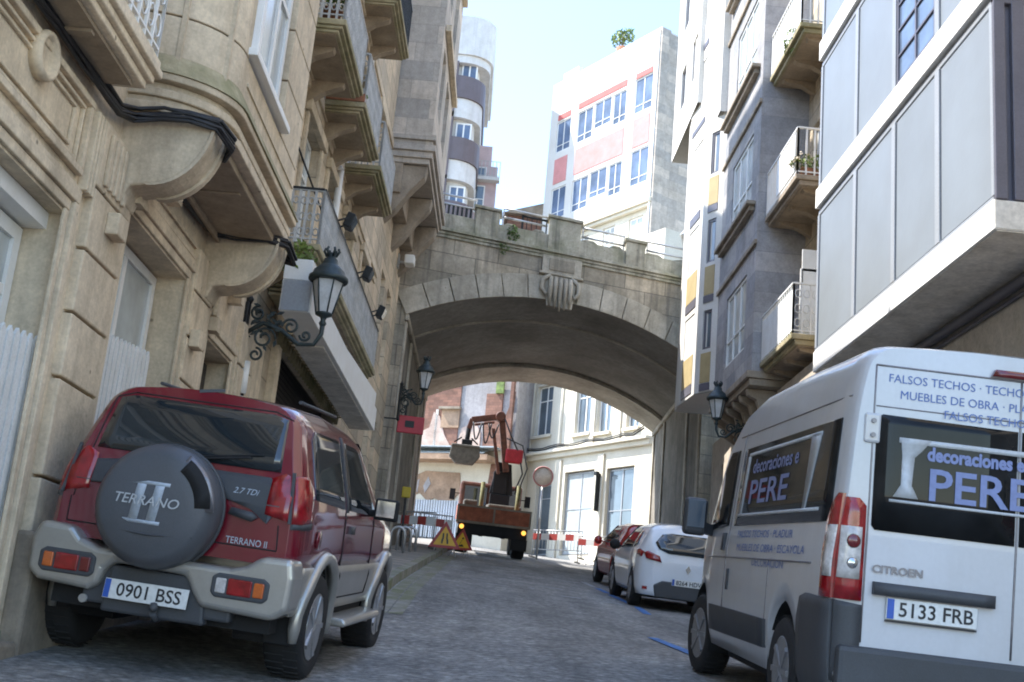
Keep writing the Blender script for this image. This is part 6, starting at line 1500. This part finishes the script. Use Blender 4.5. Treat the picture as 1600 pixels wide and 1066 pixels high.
# bicycle hoops on the pavement
hoop = None; spots = [(-1.95, 26.4), (-1.7, 28.1), (-1.62, 29.4), (-1.55, 30.6)]
lab = ['nearest white cycle hoop, hidden partly by the off-road car mirror', 'second white cycle hoop from the camera on the left pavement', 'third white cycle hoop from the camera on the left pavement', 'farthest white cycle hoop, just left of the roadworks triangle']
for i, (x, y) in enumerate(spots):
    z = g(x, y) + .13
    if hoop is None:
        mb = MB(T(x, y, z)); mb.tube([(-.16, 0, 0), (-.16, 0, .42)] + [(-.16 * math.cos(a), 0, .42 + .16 * math.sin(a)) for a in [k * math.pi / 8 for k in range(1, 8)]] + [(.16, 0, .42), (.16, 0, 0)], .035, 10)
        hoop = mb.build('cycle_hoop', 'galv'); 
        inv = T(x, y, z).inverted(); hoop.data.transform(inv); hoop.location = (x, y, z); o = hoop
    else:
        o = hoop.copy(); COL.objects.link(o); o.location = (x, y, z)
    tag(o, lab[i], 'cycle hoop', 'white cycle hoops on the left pavement')
# roadworks triangles
def triangle(x, y, rot, lab, s_=1.0, lean=-14, figure=0):
    z = g(x, y) + .01; F = T(x, y, z) @ Rz(rot) @ Matrix.Scale(s_, 4)
    t = thing('roadworks_sign', lab, 'warning sign', T(x, y, z), 'roadworks triangles at the foot of the left pier')
    Ft_ = F @ T(0, 0, .22) @ Matrix.Rotation(R(lean), 4, 'X'); h = .78
    tri = lambda k, dz=0: [(-.45 * k, .26 * (1 - k) + dz), (.45 * k, .26 * (1 - k) + dz), (0, .26 + (h - .26) * k + dz)]
    mb = MB(Ft_); mb.prism(tri(1), 1, -.012, .012); mb.build('red_border', 'red_w', t, bevel=.02)
    mb = MB(Ft_); mb.prism(tri(.70), 1, -.016, -.0125); mb.build('yellow_face', 'sign_yellow', t)
    mb = MB(Ft_)
    if figure == 0:   # road narrows: two bent bars
        for sg in (-1, 1): mb.prism([(sg * .10, .12), (sg * .055, .12), (sg * .04, .24), (sg * .03, .27), (sg * .03, .42), (sg * .07, .42), (sg * .075, .28), (sg * .095, .22)], 1, -.020, -.0165)
    else:
        mb.prism([(-.12, .12), (.12, .12), (.05, .2), (-.03, .17)], 1, -.02, -.0165); mb.bar((-.05, -.018, .15), (.03, -.018, .36), .04, .004); mb.lathe([(.035, -.02), (0, -.021)], (.05, 0, .41), axis='y', seg=12)
    mb.build('pictogram', 'ink', t)
    mb = MB(F); mb.bar((-.25, .02, .24), (-.32, -.15, 0), .025); mb.bar((.25, .02, .24), (.32, -.15, 0), .025); mb.bar((0, .22, .8), (0, .5, .0), .025); mb.build('stand', 'galv', t)
triangle(-.72, 33.2, 4, 'red and yellow road narrows triangle standing at the end of the left kerb', 1.0)
triangle(-.30, 34.6, -18, 'smaller roadworks triangle half hidden behind the road narrows sign', .85, figure=1)
# striped plastic barriers
def barrier(x, y, rot, lab, name='barrier', L_=1.5, h=1.0, m1='red_w', grp=None):
    z = g(x, y) + .1; F = T(x, y, z) @ Rz(rot); t = thing(name, lab, 'barrier', T(x, y, z), grp)
    mb = MB(F)
    mb.tube([(-L_ / 2, 0, .05), (-L_ / 2, 0, h), (L_ / 2, 0, h), (L_ / 2, 0, .05)], .022, 8)
    for k in range(1, int(L_ / .13)): mb.tube([(-L_ / 2 + k * .13, 0, .3), (-L_ / 2 + k * .13, 0, h)], .01, 5)
    mb.tube([(-L_ / 2, 0, .3), (L_ / 2, 0, .3)], .018, 6); mb.build('frame', 'galv', t)
    mb = MB(F); n = 6
    for k in range(n): 
        if k % 2 == 0: mb.box(-L_ / 2 + L_ * k / n, -L_ / 2 + L_ * (k + 1) / n, -.035, -.022, h - .35, h - .12)
    mb.build('red_stripe', 'red_w', t)
    mb = MB(F)
    for k in range(n):
        if k % 2: mb.box(-L_ / 2 + L_ * k / n, -L_ / 2 + L_ * (k + 1) / n, -.035, -.022, h - .35, h - .12)
    mb.build('white_stripe', 'white', t)
    mb = MB(F)
    for sx in (-1, 1): mb.box(sx * L_ / 2 - .02, sx * L_ / 2 + .02, -.25, .25, 0, .05)
    mb.build('foot', 'plastic', t)
barrier(-1.75, 33.5, -20, 'red and white barrier behind the roadworks triangle at the left pier')
barrier(-1.35, 36.0, 12, 'red and white barrier farther back, left of the lorry')
barrier(3.15, 44.5, -30, 'red and white fence in sun in front of the cream building, nearer the lorry', L_=2.0)
barrier(4.7, 43.6, -25, 'red and white fence in sun near the right bridge pier', L_=1.8)
t = thing('beacon', 'yellow warning lamp on a stick by the left pier', 'warning lamp', T(-1.9, 33, g(-1.9, 33)))
mb = MB(T(-1.9, 33, g(-1.9, 33) + .1)); mb.tube([(0, 0, 0), (0, 0, 1.35)], .03, 8); mb.build('post', 'plastic', t); mb = MB(T(-1.9, 33, g(-1.9, 33) + 1.45)); mb.box(-.12, .12, -.05, .05, 0, .3); mb.build('lamp', 'yellow', t, bevel=.03)
# rubble at the kerb end
t = thing('rubble_pile', 'low heap of pale rubble and sand against the cream building', 'rubble', T(4.2, 44.8, g(4.2, 44.8)))
for (cx, cy, rx, hh) in ((4.6, 44.4, .6, .18), (5.5, 43.7, .5, .16)):
    mb = MB(); n = 14; m_ = 6; k0 = []
    for i in range(m_ + 1):
        for j in range(n):
            a = 2 * math.pi * j / n; rr = rx * (1 - i / m_) * (1 + .15 * math.sin(3 * a + i)); mb.v.append(Vector((cx + rr * math.cos(a), cy + rr * .6 * math.sin(a), g(cx, cy) - .05 + hh * math.sin(i / m_ * 1.57) + random.uniform(-.03, .03))))
    for i in range(m_):
        for j in range(n): mb.f.append((i * n + j, i * n + (j + 1) % n, (i + 1) * n + (j + 1) % n, (i + 1) * n + j)); mb.sm.append(False)
    mb.build('heap', 'concrete', t)
# round traffic sign beside the lorry
t = thing('round_sign', 'pale round traffic sign on a thin pole right of the lorry', 'traffic sign', T(2.35, 43, g(2.35, 43)))
zz = g(2.35, 43); mb = MB(); mb.tube([(2.35, 43, zz), (2.35, 43, zz + 3.2)], .035, 8); mb.build('post', 'galv', t)
mb = MB(T(2.35, 42.95, zz + 2.95)); mb.lathe([(.38, 0), (.38, -.02), (0, -.02)], axis='y', seg=28); mb.build('disc', 'concrete', t)
mb = MB(T(2.35, 42.92, zz + 2.95)); mb.tube([(.35 * math.cos(a), 0, .35 * math.sin(a)) for a in [k * math.pi / 14 for k in range(28)]], .025, 6, closed=True); mb.build('red_rim', 'pinkpale', t)
# dark bonnet corner of the nearest car, bottom right
